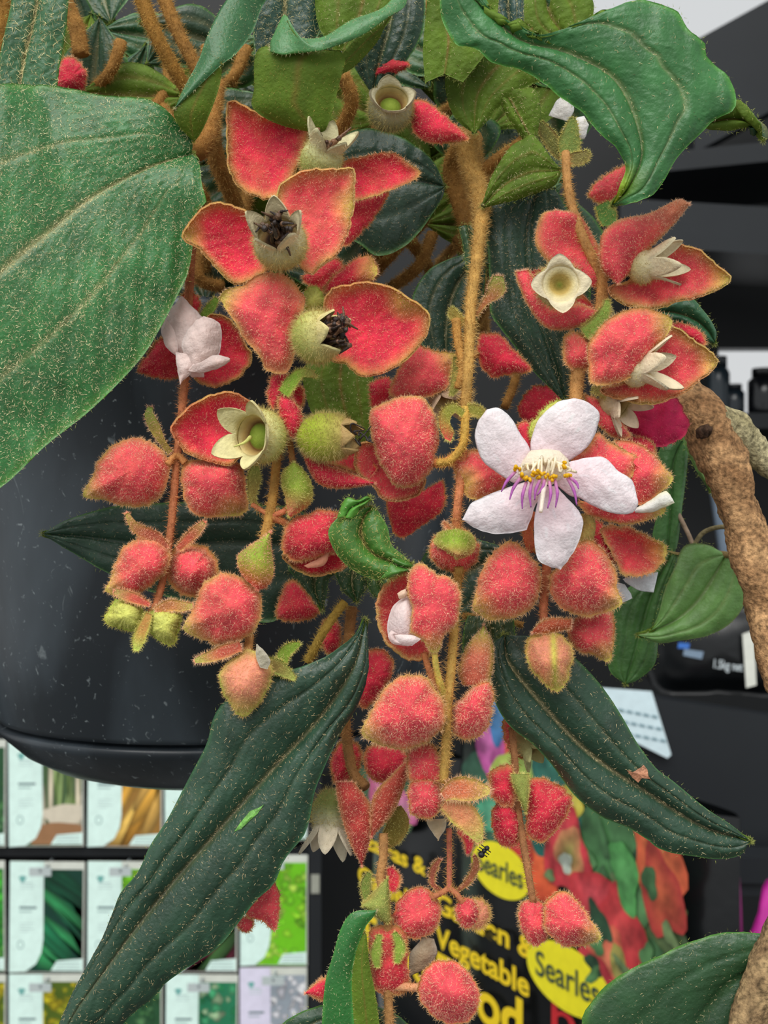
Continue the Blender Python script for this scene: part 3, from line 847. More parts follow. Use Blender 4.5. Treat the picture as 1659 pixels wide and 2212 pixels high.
leaf([(720, 1215), (660, 1222), (622, 1225), (650, 1262), (696, 1318)], [(735, 1225), (690, 1240), (680, 1270), (696, 1318)], [(740, 1235), (712, 1250), (704, 1290), (697, 1319)], 222, top=(48, 78, 46), dens=2.4, hl=0.6, side=0)
leaf([(740, 1225), (723, 1232), (740, 1275), (768, 1300)], [(765, 1225), (760, 1260), (770, 1300)], [(810, 1230), (800, 1260), (780, 1290), (771, 1301)], 221, top=(48, 82, 46), dens=2.4, hl=0.6, side=0)
leaf([(790, 1240), (800, 1280), (830, 1300)], [(815, 1245), (825, 1275), (838, 1300)], [(860, 1250), (850, 1280), (842, 1302)], 219, top=(60, 96, 44), dens=2.0, side=0)
leaf([(690, 760), (655, 800), (665, 870), (700, 930), (760, 960)], [(740, 770), (735, 830), (750, 900), (775, 955)], [(800, 780), (812, 850), (812, 910), (790, 955)], 238, label='shaded olive leaf back above the fuzzy seed cup', top=(50, 70, 40), under=(104, 132, 40), swap=True, dens=1.0, groove=-0.4)
leaf([(1010, 545), (930, 580), (890, 650), (910, 740), (960, 800)], [(1030, 560), (985, 620), (965, 700), (965, 800)], [(1050, 580), (1040, 660), (1010, 740), (970, 805)], 240, top=(44, 72, 54), dens=1.4, hl=0.5, hcol=(206, 190, 146))
leaf([(990, 490), (1000, 530), (1005, 570), (1015, 600)], [(1010, 485), (1020, 530), (1022, 570), (1018, 600)], [(1030, 490), (1040, 530), (1035, 575), (1020, 602)], 228, top=(60, 92, 56), dens=2.0, side=0)
leaf([(1085, 1180), (1000, 1160), (930, 1180), (900, 1260), (950, 1330)], [(1100, 1200), (1040, 1220), (990, 1260), (960, 1330)], [(1110, 1230), (1090, 1290), (1030, 1340), (970, 1340)], 236, top=(44, 72, 54), dens=0.8)
leaf([(1010, 1330), (1000, 1370), (1000, 1420)], [(1050, 1330), (1060, 1370), (1050, 1430)], [(1110, 1335), (1110, 1380), (1080, 1430)], 228, top=(48, 70, 36), dens=1.5)
# foliage deep inside the plant, filling the space above the pot
for k in range(110):
    x, y = rng.uniform(-60, 1230), rng.uniform(-60, 600)
    if y > 400 and x < 400: continue
    a = rng.uniform(0, 6.28)
    L, w = rng.uniform(130, 260), rng.uniform(50, 90)
    ca, sa = math.cos(a), math.sin(a)
    q = lambda t, v, e=0: (x + ca * t - sa * v, y + sa * t + ca * v, e)
    tl = rng.uniform(-8, 8)
    leaf([q(0, 0), q(L * .3, w * .8, tl * .3), q(L * .6, w, tl * .6), q(L, 0, tl)], [q(0, 0), q(L * .35, 0, tl * .35), q(L * .7, 0, tl * .7), q(L, 0, tl)], [q(0, 0), q(L * .3, -w * .8, tl * .3), q(L * .6, -w, tl * .6), q(L, 0, tl)],
         rng.uniform(250, 285) if y < 540 else 246, top=(42 + 10 * rng.random(), 72 + 20 * rng.random(), 50), dens=0.7, nu=26, nv=17, hcol=(206, 190, 146), swap=rng.random() < 0.3, under=(104, 132, 40))

# ------------------------------------------------------------------ stems
BR = (168, 122, 62)
stem([(296, -30, 225), (330, 60, 225), (365, 130, 226), (400, 190, 228), (430, 260, 232)], [1.35, 1.25, 1.2], col=(150, 108, 48), hcol=(200, 160, 84), dens=1.5)
stem([(345, -30, 236), (380, 60, 236), (425, 150, 236), (450, 220, 238)], [1.3, 1.2], col=(150, 108, 54), hcol=(200, 160, 92), dens=1.4)
stem([(8, -30, 232), (6, 50, 232), (-6, 130, 232)], 1.6, col=(150, 108, 48), hcol=(190, 150, 80))
stem([(130, -20, 246), (165, 60, 246), (175, 120, 246)], 1.6, col=(150, 108, 54), hcol=(200, 160, 92))
stem([(425, 330, 222), (450, 300, 226), (460, 240, 232), (470, 180, 238)], [1.7, 1.6, 1.4], col=(160, 112, 56), hcol=(206, 164, 96), dens=1.4)
stem([(450, 260, 234), (470, 350, 236), (500, 420, 240), (520, 470, 246)], [1.7, 1.5], col=(150, 108, 54), hcol=(200, 160, 92), dens=1.3)
stem([(428, 440, 226), (414, 540, 226), (408, 640, 226), (402, 730, 226), (398, 830, 222), (390, 920, 219), (381, 1000, 217), (374, 1090, 215), (366, 1165, 214), (352, 1250, 214), (336, 1310, 212), (318, 1330, 211)], [0.8, 0.8, 0.75, 0.7, 0.65, 0.6], col=(172, 106, 70), hcol=(214, 150, 96), label='slender reddish stem in front of the black pot')
stem([(1010, 300, 236), (1020, 360, 234), (1036, 420, 230), (1040, 460, 226), (1030, 560, 220), (1018, 650, 214), (1014, 740, 210), (1010, 820, 208), (1004, 890, 208)], [2.4, 1.8, 1.1, 0.95, 0.9, 0.85], col=(184, 144, 78), hcol=(220, 182, 112), dens=1.5, hl=1.1, label='long upright golden hairy stem through the middle of the plant')
stem([(1062, 440, 236), (1040, 380, 234), (1120, 310, 228), (1150, 290, 228)], [1.5, 1.2, 0.8], col=(150, 108, 54), hcol=(200, 160, 92))
stem([(985, 690, 212), (990, 740, 211), (1000, 790, 210), (990, 840, 210)], [0.8, 0.7], col=(186, 138, 72), hcol=(226, 182, 104), dens=1.3)
stem([(1004, 880, 207), (1004, 930, 206), (998, 965, 206), (972, 995, 206), (946, 1000, 207)], [0.75, 0.65], col=(196, 156, 72), hcol=(230, 190, 104), dens=1.3)
stem([(1000, 970, 208), (994, 1040, 208), (988, 1100, 208), (986, 1150, 209)], [0.75, 0.7], col=(206, 130, 88), hcol=(236, 178, 116), dens=1.2)
stem([(992, 1225, 208), (986, 1280, 210), (980, 1370, 207), (974, 1450, 205), (966, 1530, 204), (964, 1600, 205), (958, 1690, 206)], [0.75, 0.75, 0.8, 0.75], col=(180, 144, 74), hcol=(226, 184, 112), hl=1.15, dens=1.3, label='lower middle stem with long golden bristles')
stem([(1222, 330, 224), (1226, 400, 220), (1240, 460, 215), (1262, 520, 213), (1300, 610, 214), (1290, 700, 214), (1255, 770, 213), (1246, 830, 213), (1240, 900, 212), (1210, 1000, 213)], [0.75, 0.75, 1.0, 1.2, 1.1], col=(190, 140, 84), hcol=(224, 180, 112))
stem([(1205, 1080, 213), (1185, 1160, 210), (1180, 1240, 209), (1174, 1330, 209), (1190, 1375, 210)], [0.8, 0.7], col=(200, 120, 84), hcol=(232, 172, 112))
stem([(604, 920, 214), (597, 1000, 212), (590, 1070, 211), (582, 1115, 210), (570, 1170, 209), (552, 1240, 210)], [0.75, 0.75, 0.8, 0.8, 0.8], col=(186, 140, 72), hcol=(226, 180, 104), dens=1.2, label='short golden stem with four-way joint before the pot')
stem([(585, 1115, 210), (545, 1090, 212)], 0.4, col=(196, 120, 80))
stem([(585, 1115, 210), (612, 1105, 210), (632, 1090, 210)], 0.5, col=(206, 120, 86))
stem([(585, 1118, 210), (610, 1126, 211), (630, 1140, 212)], [0.7, 0.6], col=(206, 130, 86))
stem([(540, 1370, 210), (536, 1400, 209), (530, 1420, 208)], [0.7, 0.8], col=(206, 150, 90))
stem([(745, 1300, 222), (715, 1340, 221), (690, 1380, 221), (665, 1430, 222)], [0.75, 0.8], col=(170, 140, 62), hcol=(206, 176, 92), dens=1.2, label='yellowish stem curving above the drooping dark leaf')
stem([(760, 1310, 226), (750, 1420, 226), (745, 1540, 224), (760, 1660, 222), (790, 1700, 219)], [1.0, 0.9], col=(150, 108, 64), hcol=(196, 150, 92))
stem([(1105, 1570, 219), (1112, 1640, 218), (1118, 1740, 216), (1130, 1820, 215), (1142, 1890, 214), (1152, 1950, 213)], [0.6, 0.65, 0.65, 0.6], col=(160, 112, 74), hcol=(200, 152, 100), label='thin stem of the twin red buds before the fertiliser bags')
stem([(970, 1790, 214), (971, 1860, 214), (970, 1925, 213)], 0.5, col=(190, 110, 86))
stem([(930, 1940, 213), (955, 1928, 213), (970, 1920, 213), (985, 1930, 213), (1000, 1950, 213)], 0.5, col=(190, 120, 84))
stem([(828, 1800, 216), (828, 1850, 215), (822, 1900, 214), (838, 1990, 213), (834, 2080, 213), (838, 2140, 213), (842, 2230, 213)], [0.8, 0.7, 0.8, 0.8], col=(176, 130, 80), hcol=(214, 170, 110))
stem([(1090, 880, 232), (1110, 830, 234), (1125, 760, 238)], 0.8, col=(150, 108, 54), hcol=(200, 160, 92))
stem([(1000, 1330, 230), (1060, 1335, 232), (1130, 1350, 232)], 0.6, col=(150, 108, 54), hcol=(200, 160, 92))
stem([(740, 160, 222), (760, 220, 224), (730, 290, 228), (700, 340, 230)], [1.3, 1.2], col=(150, 108, 54), hcol=(200, 160, 92), dens=1.3)
stem([(500, 470, 246), (440, 520, 244), (430, 600, 243), (480, 620, 246)], [1.4, 1.2], col=(150, 108, 54), hcol=(200, 160, 92))
stem([(1020, 290, 240), (980, 360, 246), (1000, 450, 246), (1020, 520, 244)], [2.4, 1.8], col=(150, 108, 54), hcol=(200, 160, 92))
for k in range(40):   # tangled woody shoots in the shade inside the plant
    x, y = rng.uniform(100, 1100), rng.uniform(-20, 520)
    a = rng.uniform(0.9, 2.2)
    stem([(x, y, rng.uniform(246, 256)), (x + 80 * math.cos(a), y + 80 * math.sin(a), rng.uniform(244, 258)), (x + 170 * math.cos(a + .3), y + 170 * math.sin(a + .3), rng.uniform(250, 266)), (x + 260 * math.cos(a + .4), y + 250 * math.sin(a + .4), 285)], [1.2, 1.0, 0.9], col=(150, 108, 54), hcol=(200, 160, 92), dens=1.1)

# ------------------------------------------------------------------ flowers, buds and seed cups
F = Flower('spent_flower', 'spent flower with cream star calyx and tilted pink bracts under the curled leaf', 690, 380, 220)
F.bract(radial([(495, 224), (523, 228), (570, 252), (638, 260), (662, 280), (656, 331), (634, 371), (614, 411), (578, 429), (539, 415), (511, 395), (495, 351), (492, 299)], 217, -2.5, 'red', tilt=(0.8, -1.2), rimw=0.35, browning=1.2, rim=1.0))
F.bract(radial([(738, 352), (775, 340), (813, 331), (853, 331), (880, 350), (909, 375), (873, 399), (797, 427), (757, 431), (735, 400)], 217, -1.5, 'red', tilt=(0.5, 0.5), rimw=0.35, browning=1.0))
F.bract(radial([(745, 430), (797, 424), (840, 412), (820, 455), (789, 494), (742, 532), (720, 480)], 222, 1.5, 'red', rimw=0.2))
fr = F.cup(704, 318, 213, (0.35, 0.75, 0.55), 3.6, 6.5, 5, 3.9, 0.4, ((176, 188, 100), (232, 224, 178)), fill='brown', ph=0.5)
F.dried(fr, 2.2, 9, 2.0, ((84, 58, 42), (120, 84, 58)))
F.done()

F = Flower('seed_cup_flower', 'spent flower with dark seeds in a cream cup between two coral bracts', 610, 560, 208)
F.bract(radial([(397, 510), (431, 459), (467, 439), (515, 451), (559, 478), (585, 520), (580, 570), (555, 598), (507, 610), (475, 582), (431, 534)], 207, -2.8, 'red', tilt=(1.5, 0), rimw=0.32, rim=1.0, tipi=(397, 510)))
F.bract(radial([(602, 411), (658, 371), (726, 367), (761, 366), (763, 407), (760, 450), (753, 486), (734, 538), (694, 570), (670, 590), (640, 560), (620, 500)], 206, -2.4, 'coral', tilt=(-1.2, 0), rimw=0.36, rim=1.0, tipi=(757, 440), browning=1.2))
fr = F.cup(600, 506, 200.5, (-0.1, 0.42, 0.9), 4.3, 6.5, 5, 4.2, 0.25, ((186, 178, 116), (238, 224, 182)), fill='brown', ph=1.0, hl=1.0)
F.dried(fr, 2.6, 20, 2.2)
F.done()

F = Flower('seed_cup_flower', 'spent flower with sideways green cup of withered stamens between broad coral bracts', 690, 740, 208)
F.bract(radial([(475, 638), (523, 614), (571, 590), (614, 594), (646, 626), (659, 657), (642, 697), (630, 729), (636, 769), (618, 806), (578, 802), (559, 769), (527, 729), (503, 689)], 205, 2.2, 'coral', tilt=(0.6, 0), rimw=0.4, browning=1.0, tipi=(475, 638)))
F.bract(radial([(706, 638), (750, 618), (809, 613), (865, 634), (925, 681), (914, 729), (869, 781), (817, 806), (777, 810), (750, 785), (712, 773), (700, 720)], 207, -3.0, 'red', tilt=(-0.6, 0), rimw=0.34, rim=1.0, tipi=(880, 640)))
F.bract(radial([(698, 632), (718, 598), (769, 558), (801, 554), (816, 590), (789, 612), (750, 620)], 213, 1.5, 'red', rimw=0.3, tipi=(812, 585)))
F.bract(radial([(652, 600), (680, 585), (722, 560), (742, 575), (730, 610), (690, 630)], 219, 1.0, 'red', rimw=0.2))
F.bract(radial([(655, 640), (670, 620), (690, 625), (700, 655), (680, 675), (660, 670)], 211, 1.0, 'green'))
fr = F.cup(708, 722, 200, (0.78, 0.12, 0.5), 4.2, 6.0, 5, 2.6, 0.1, ((180, 186, 96), (228, 214, 150)), fill='brown', hl=1.05)
F.dried(fr, 2.6, 24, 3.6, ((52, 38, 32), (110, 78, 56)))
F.done()

F = Flower('faded_flower', 'faded flower with crumpled ivory petals between red bracts by the largest leaf', 420, 760, 226)
F.bract(radial([(455, 680), (507, 700), (531, 749), (543, 771), (520, 810), (499, 823), (459, 834), (419, 810), (425, 740)], 225, -1.5, 'red', rimw=0.2, rim=1.0))
F.bract(radial([(352, 729), (316, 769), (298, 799), (324, 813), (380, 818), (400, 780)], 227, 1.5, 'red', rimw=0.2))
F.bract(radial([(392, 640), (420, 636), (432, 660), (410, 690)], 227, 1.0, 'red', rimw=0.2))
iv = dict(tint=(246, 226, 218), tip=(250, 238, 232), mid=(250, 232, 226), veins=False, crinkle=0.2)
F.petal(petal_surf([(416, 815), (376, 765), (350, 724), (360, 676), (392, 641)], [(440, 815), (450, 760), (455, 710), (431, 677), (394, 641)], 219, 2.6, **iv))
F.petal(petal_surf([(425, 690), (400, 720), (395, 760), (405, 800)], [(440, 682), (476, 701), (474, 760), (440, 802)], 216.5, 2.2, **iv))
F.petal(petal_surf([(378, 758), (384, 800), (388, 830)], [(430, 770), (415, 800), (390, 831)], 216, 0.8, **iv))
F.petal(petal_surf([(430, 770), (470, 768), (497, 774)], [(405, 802), (440, 806), (472, 796), (497, 780)], 215.5, 0.8, **iv))
F.petal(petal_surf([(352, 720), (356, 745), (376, 766)], [(362, 690), (378, 720), (386, 764)], 217, 0.6, **iv))
F.done()
F = Flower('small_bract', None, 455, 665, 228)
F.bract(strip([(436, 690), (455, 664), (472, 640)], [18, 22, 8], 228, pal='green', cols=((120, 160, 60), (150, 180, 80), (110, 140, 60))), dens=0.6)
F.done()

F = Flower('spent_flower', 'spent flower with cream star cup and green disc before the black pot', 540, 940, 212)
F.bract(radial([(372, 923), (400, 890), (437, 865), (488, 850), (529, 861), (556, 885), (560, 930), (518, 985), (488, 1002), (444, 991), (404, 975), (382, 949)], 213, -3.0, 'red', rimw=0.25, rim=1.0, tilt=(0.5, 0)))
fr = F.cup(545, 941, 205, (-0.55, 0.0, 0.83), 4.5, 6.0, 5, 4.3, 0.55, ((196, 200, 110), (236, 226, 168)), fill='green', hl=1.0, ph=0.5)
g = Geo(); tube_geo(g, [W(541, 944, 204), W(528, 956, 202.5), W(505, 965, 202)], [0.35, 0.25, 0.1], (206, 206, 120)); g.build('style', M_CALYX, F.e)
F.done()

def simple_bud(label, pts, d, h, base=None, name='flower_bud', extra=None, **kw):
    c = np.array(pts, float).mean(0)
    F = Flower(name, label, c[0], c[1], d)
    F.bud(pts, d, h, **kw)
    if base is not None:
        F.stalk(base, [0.7, 0.55, 0.6], hl=0.7)
    if extra: extra(F)
    F.done()
    return F

simple_bud('plump rosy bud with a pointed pale tip, alone on the pot side of the joint', [(365, 1000), (349, 971), (308, 947), (260, 953), (220, 986), (198, 1034), (178, 1071), (216, 1079), (260, 1090), (297, 1095), (334, 1086), (360, 1045)], 215, 4.5, [(360, 1005, 215), (372, 990, 216), (382, 985, 217)], pal='coral', tipi=(178, 1071), ctr=(285, 1015), rimw=0.3, browning=0.8, dens=1.1)
simple_bud('squarish rosy bud with a yellow-green lower rim under the star cup', [(396, 1003), (444, 993), (500, 996), (524, 1010), (530, 1045), (533, 1106), (481, 1116), (440, 1117), (407, 1097), (393, 1052)], 216, 4.5, [(400, 1000, 216), (390, 988, 216), (383, 985, 216)], pal='coral', tipi=(500, 1115), ctr=(450, 1045), rimw=0.32, dens=1.1)
F = Flower('small_bract', None, 335, 930, 217)
F.bract(strip([(368, 978), (348, 950), (330, 915), (322, 895), (327, 868)], [12, 14, 24, 22, 4], 217, cols=((150, 130, 60), (170, 150, 70), (120, 110, 50)), tipc=(130, 150, 70)), dens=0.8)
F.done()
simple_bud('small coral bud with frayed green tip above the lime-green buds', [(362, 1182), (340, 1166), (308, 1162), (268, 1181), (249, 1217), (238, 1255), (226, 1276), (250, 1286), (279, 1291), (308, 1277), (352, 1243), (366, 1210)], 212, 4.0, None, pal='coral', tipi=(228, 1275), ctr=(305, 1225), rimw=0.42, dens=1.1, browning=0.8)
simple_bud('round coral bud with wide green rim, seen end-on', [(372, 1190), (400, 1176), (440, 1180), (466, 1205), (472, 1235), (462, 1265), (440, 1285), (410, 1290), (380, 1276), (362, 1250), (360, 1215)], 216, 5.0, None, pal='coral', ctr=(415, 1228), rimw=0.55, rim=0.82, dens=1.0)
F = Flower('small_bract', None, 345, 1150, 213)
F.bract(strip([(362, 1182), (335, 1160), (300, 1145), (282, 1125), (270, 1098)], [14, 24, 26, 16, 4], 212, pal='red', cols=((170, 84, 62), (176, 130, 70), (150, 90, 60)), tipc=(180, 160, 84)), dens=1.3)
F.bract(strip([(385, 1185), (410, 1160), (430, 1140), (446, 1122)], [14, 22, 20, 5], 213, pal='red', cols=((176, 84, 62), (176, 130, 70), (150, 90, 60)), tipc=(170, 150, 84)), dens=1.3)
F.done()
F = Flower('young_buds', 'pair of unopened lime-green buds at the end of the reddish stem', 320, 1330, 210)
F.bud([(302, 1308), (257, 1293), (238, 1312), (226, 1343), (262, 1358), (300, 1363), (312, 1335)], 211, 3.0, pal='green', tipi=(226, 1343), rimw=0.4, dens=0.8)
F.bud([(326, 1322), (356, 1315), (390, 1327), (388, 1350), (382, 1378), (370, 1395), (345, 1384), (328, 1370), (322, 1345)], 210, 3.0, pal='green', tipi=(375, 1390), rimw=0.4, dens=0.8)
F.bract(strip([(322, 1325), (312, 1350), (302, 1375), (291, 1413)], [16, 26, 28, 5], 208.5, pal='green', cols=((206, 150, 84), (196, 200, 90), (170, 170, 80)), tipc=(190, 206, 96)), dens=1.0)
F.bract(strip([(322, 1306), (300, 1296), (275, 1287), (240, 1275)], [10, 22, 22, 8], 209, pal='red', cols=((206, 90, 76), (206, 150, 90), (170, 80, 60)), tipc=(206, 190, 110)), dens=1.2)
F.bract(strip([(338, 1320), (365, 1308), (395, 1310), (424, 1308)], [16, 26, 22, 6], 209, pal='coral', cols=((196, 130, 80), (206, 170, 90), (170, 110, 60)), tipc=(200, 190, 100)), dens=1.5)
F.done()
F = simple_bud('large coral bud with a green keeled edge below the red and green sheath', [(540, 1262), (505, 1240), (470, 1241), (437, 1265), (422, 1306), (397, 1360), (444, 1384), (466, 1394), (514, 1384), (551, 1361), (565, 1320), (562, 1284)], 206, 4.5, None, pal='coral', tipi=(397, 1360), ctr=(496, 1312), rimw=0.33, dens=1.0)
F = Flower('bract_sheath', 'green-topped red bract sheath above a large coral bud', 550, 1215, 206)
F.bract(loft([(582, 1150), (545, 1175), (516, 1198), (514, 1222), (530, 1250), (555, 1272)], [(584, 1152), (585, 1180), (590, 1215), (589, 1245), (575, 1268), (556, 1273)], 205, 2.4, pal='red', cols=((160, 182, 66), (176, 170, 80), (180, 120, 70)), tipc=(214, 56, 66)), dens=1.2)
F.done()
F = Flower('flower_bud', 'peach and lime bud with a torn white scrap, tip down over the long dark leaf', 530, 1470, 206)
F.bud([(520, 1411), (481, 1442), (474, 1471), (488, 1508), (524, 1549), (565, 1512), (588, 1460), (578, 1427), (549, 1404)], 206, 3.6, pal='peach', tipi=(524, 1549), ctr=(530, 1465), rimw=0.45, dens=1.0)
F.bract(strip([(520, 1395), (490, 1405), (455, 1418), (411, 1430)], [22, 30, 22, 4], 205, pal='coral', cols=((206, 100, 80), (206, 160, 90), (170, 90, 60)), tipc=(190, 196, 96)), dens=1.3)
F.bract(strip([(572, 1425), (590, 1435), (615, 1450), (642, 1472)], [16, 34, 22, 3], 208, pal='green', cols=((140, 120, 66), (150, 170, 80), (120, 130, 60)), tipc=(170, 180, 90)), dens=1.0)
F.bract(strip([(608, 1430), (614, 1412), (630, 1398), (653, 1389)], [26, 26, 20, 3], 210, pal='green', cols=((130, 160, 56), (150, 170, 70), (120, 130, 60))), dens=0.8)
F.petal(petal_surf([(552, 1392), (553, 1420), (562, 1442)], [(556, 1390), (584, 1425), (578, 1446)], 203, 0.4, tint=(206, 200, 176), tip=(216, 212, 196), mid=(206, 200, 180), veins=False))
F.done()

# middle
F = Flower('half_open_bud', 'half-open red bud with a dark slit beside the small cupped leaf', 680, 1180, 212)
F.bract(radial([(612, 1152), (629, 1122), (660, 1112), (696, 1101), (730, 1108), (745, 1140), (735, 1185), (700, 1200), (640, 1212), (614, 1196), (609, 1170)], 210, 3.6, 'red', rimw=0.25, browning=0.3))
F.bract(radial([(612, 1200), (640, 1215), (700, 1200), (748, 1190), (750, 1220), (711, 1236), (674, 1241), (635, 1224)], 212, -2.0, 'red', rimw=0.3, inner=True, rim=1.0))
F.petal(petal_surf([(655, 1222), (690, 1205), (716, 1186)], [(665, 1228), (700, 1222), (714, 1190)], 210, 0.3, tint=(240, 176, 140), tip=(240, 180, 150), mid=(230, 160, 130), veins=False))
F.done()
F = Flower('curled_bracts', 'small bright red curled bracts with a green hooked tip over the pot', 615, 870, 209)
F.bract(radial([(602, 857), (620, 853), (641, 876), (656, 909), (652, 935), (638, 946), (620, 934), (605, 903)], 207, 1.8, 'red', rimw=0.15, browning=0.2))
F.bract(radial([(581, 833), (590, 809), (620, 806), (622, 840), (610, 860), (592, 884), (580, 860)], 209, 1.2, 'red', rimw=0.25))
F.bract(radial([(625, 835), (650, 835), (656, 860), (650, 880), (636, 868)], 210, -1.0, 'red', inner=True))
F.bract(strip([(612, 850), (632, 822), (650, 806), (672, 808), (690, 819)], [26, 28, 22, 18, 3], 206, pal='green', cols=((140, 176, 60), (170, 170, 80), (120, 140, 50)), tipc=(176, 160, 90)), dens=1.0)
F.stalk([(610, 800, 212), (606, 815, 210), (600, 840, 209)], [0.8, 0.9], (190, 170, 80))
F.stalk([(620, 940, 210), (628, 965, 211), (632, 1000, 211)], [0.55, 0.5], (190, 140, 84))
F.done()
F = Flower('seed_cup_flower', 'fuzzy lime-green seed cup with brown tip lying on a curved red bract', 715, 950, 212)
F.bract(loft([(645, 940, 2), (659, 996), (687, 1044), (735, 1056), (808, 1046)], [(652, 945, 3), (670, 970, 1), (705, 1003, 0), (747, 1017, 1), (807, 1042)], 210, 2.0, pal='red', rimw=0.4), dens=1.2)
F.bract(loft([(655, 950, 5), (690, 990, 4), (740, 1010, 4), (800, 1030, 3)], [(690, 930, 6), (730, 955, 6), (780, 975, 5), (815, 1010, 3)], 210, -1.0, pal='red', inner=True), dens=0.8)
F.cup(745, 944, 206, (0.93, -0.02, 0.25), 4.0, 8.2, 5, 2.6, -0.25, ((172, 190, 62), (196, 164, 108)), fill='brown', hl=0.9, dens=1.3)
g = Geo()
for k in range(7):
    p = W(760 + 5 * k, 942 + 4 * math.sin(k * 2.1), 203.5)
    tube_geo(g, [p, p + rng.normal(size=3) * 0.0008, p + np.array([0.0012, 0, 0.0003]) + rng.normal(size=3) * 0.0006], [0.18, 0.15, 0.08], (40, 32, 30), sides=5)
g.build('dried_stamens', M_DRY, F.e)
F.done()
F = Flower('flower_bud', 'large smooth-domed coral bract hooding a paler bract in the middle of the plant', 870, 960, 208)
F.bract(radial([(831, 870), (876, 855), (916, 861), (937, 891), (947, 933), (941, 981), (931, 1017), (892, 1051), (858, 1051), (831, 1020), (816, 990), (802, 940), (800, 888)], 209, 5.5, 'coral', rimw=0.16, browning=0.25, rim=0.98, ctr=(878, 950)), dens=1.1)
F.bract(radial([(768, 981), (786, 958), (830, 960), (880, 990), (916, 1029), (910, 1058), (876, 1079), (831, 1076), (806, 1046), (775, 1020)], 212, -2.2, 'coral', rimw=0.2, inner=True, rim=1.0))
F.stalk([(940, 1000, 209), (960, 1000, 207), (985, 985, 206)], [0.8, 0.7], (206, 140, 84))
F.done()
F = Flower('spent_flower', 'crinkled coral bract with pale calyx tucked behind the hooded bud', 905, 810, 217)
F.bract(radial([(840, 850), (852, 815), (867, 785), (901, 746), (937, 757), (985, 766), (974, 800), (967, 836), (922, 858), (861, 862)], 215, 2.2, 'coral', rimw=0.25, tipi=(985, 766), browning=0.9))
F.bract(radial([(800, 830), (840, 815), (850, 860), (830, 890), (805, 880)], 221, 1.0, 'red', rimw=0.2))
F.cup(968, 862, 218, (0.2, -0.8, 0.4), 3.6, 6.0, 5, 3.0, 0.4, ((196, 160, 120), (206, 176, 146)), dens=0.5)
F.bract(strip([(985, 770), (990, 800), (985, 830), (972, 860)], [12, 26, 24, 6], 212, pal='green', cols=((140, 140, 66), (170, 160, 90), (120, 110, 60))), dens=1.0)
F.done()
F = Flower('flower_bud', 'red bract tucked below the hooded coral bud', 900, 1100, 224)
F.bract(radial([(836, 1075), (870, 1062), (913, 1059), (957, 1040), (959, 1096), (916, 1132), (870, 1162), (846, 1141)], 223, 1.8, 'red', rimw=0.12, browning=0.1), dens=0.8)
F.done()
F = Flower('flower_bud', 'round pink bud capped by green sepals on the middle stem', 982, 1190, 210)
F.bud([(928, 1192), (936, 1164), (962, 1146), (997, 1141), (1024, 1160), (1036, 1186), (1026, 1216), (998, 1235), (961, 1230), (937, 1213)], 210, 4.5, pal='coral', rimw=0.2, ctr=(982, 1190), dens=1.0)
F.bract(loft([(980, 1142, 0), (950, 1150, -1), (938, 1172, -2), (962, 1190, -4.4), (985, 1205, -4.8)], [(990, 1142, 0), (1020, 1155, -1), (1026, 1180, -2), (1010, 1200, -4.2), (988, 1206, -4.8)], 209, 3.4, pal='green', cols=((140, 166, 56), (180, 150, 90), (140, 120, 60)), tipc=(206, 120, 96)), dens=1.0, thick=0.3)
F.bract(strip([(975, 1145), (965, 1137), (958, 1126)], [8, 9, 3], 208, pal='coral', cols=((196, 120, 80), (206, 150, 90), (170, 90, 60))), dens=1.0)
F.stalk([(985, 1140, 209), (986, 1125, 209)], 0.8, (206, 150, 90))
F.stalk([(992, 1228, 210), (992, 1250, 210)], [0.9, 0.8], (200, 150, 84))
F.done()
F = Flower('half_open_bud', 'half-open coral bud holding a white folded petal ball', 905, 1320, 206)
F.bract(radial([(881, 1249), (887, 1230), (914, 1217), (942, 1240), (969, 1246), (994, 1276), (992, 1308), (987, 1345), (960, 1375), (946, 1410), (932, 1408), (909, 1382), (887, 1363), (890, 1317), (880, 1278)], 202, 3.2, 'coral', rimw=0.22, rim=0.97, browning=0.3, tipi=(940, 1410)), dens=1.1)
F.bract(radial([(900, 1232), (877, 1235), (850, 1249), (827, 1272), (816, 1308), (818, 1340), (825, 1361), (838, 1388), (864, 1412), (896, 1424), (930, 1410), (950, 1330), (935, 1260)], 206, -3.8, 'coral', rimw=0.22, rim=1.0, inner=True, browning=0.6), dens=0.9)
F.petal(petal_surf([(874, 1288), (850, 1308), (838, 1340), (838, 1372), (850, 1391)], [(884, 1288), (900, 1310), (908, 1340), (908, 1380), (882, 1396)], 205, 3.0, tint=(250, 236, 234), tip=(252, 240, 238), mid=(250, 236, 230), veins=False, crinkle=0.03))
F.petal(petal_surf([(846, 1360), (838, 1374), (850, 1391), (882, 1396)], [(862, 1372), (852, 1372), (862, 1384), (900, 1388)], 201.8, 0.5, tint=(246, 226, 222), tip=(250, 236, 232), mid=(246, 226, 222), veins=False, crinkle=0.03))
F.petal(petal_surf([(852, 1372), (862, 1390), (890, 1395)], [(866, 1370), (890, 1372), (910, 1380)], 201.5, 0.6, tint=(252, 240, 238), tip=(252, 242, 240), mid=(250, 236, 232), veins=False, crinkle=0.03))
F.petal(petal_surf([(858, 1282), (866, 1276), (876, 1272)], [(862, 1294), (874, 1292), (882, 1284)], 203, 0.3, tint=(246, 220, 196), tip=(246, 220, 196), mid=(240, 210, 180), veins=False, crinkle=0.03))
F.stalk([(938, 1404, 203), (944, 1450, 203), (955, 1490, 204), (966, 1520, 205)], [0.5, 0.6, 0.8], (196, 176, 84))
F.stalk([(915, 1410, 206), (935, 1470, 206), (955, 1505, 205)], [0.5, 0.6], (200, 130, 84))
F.done()
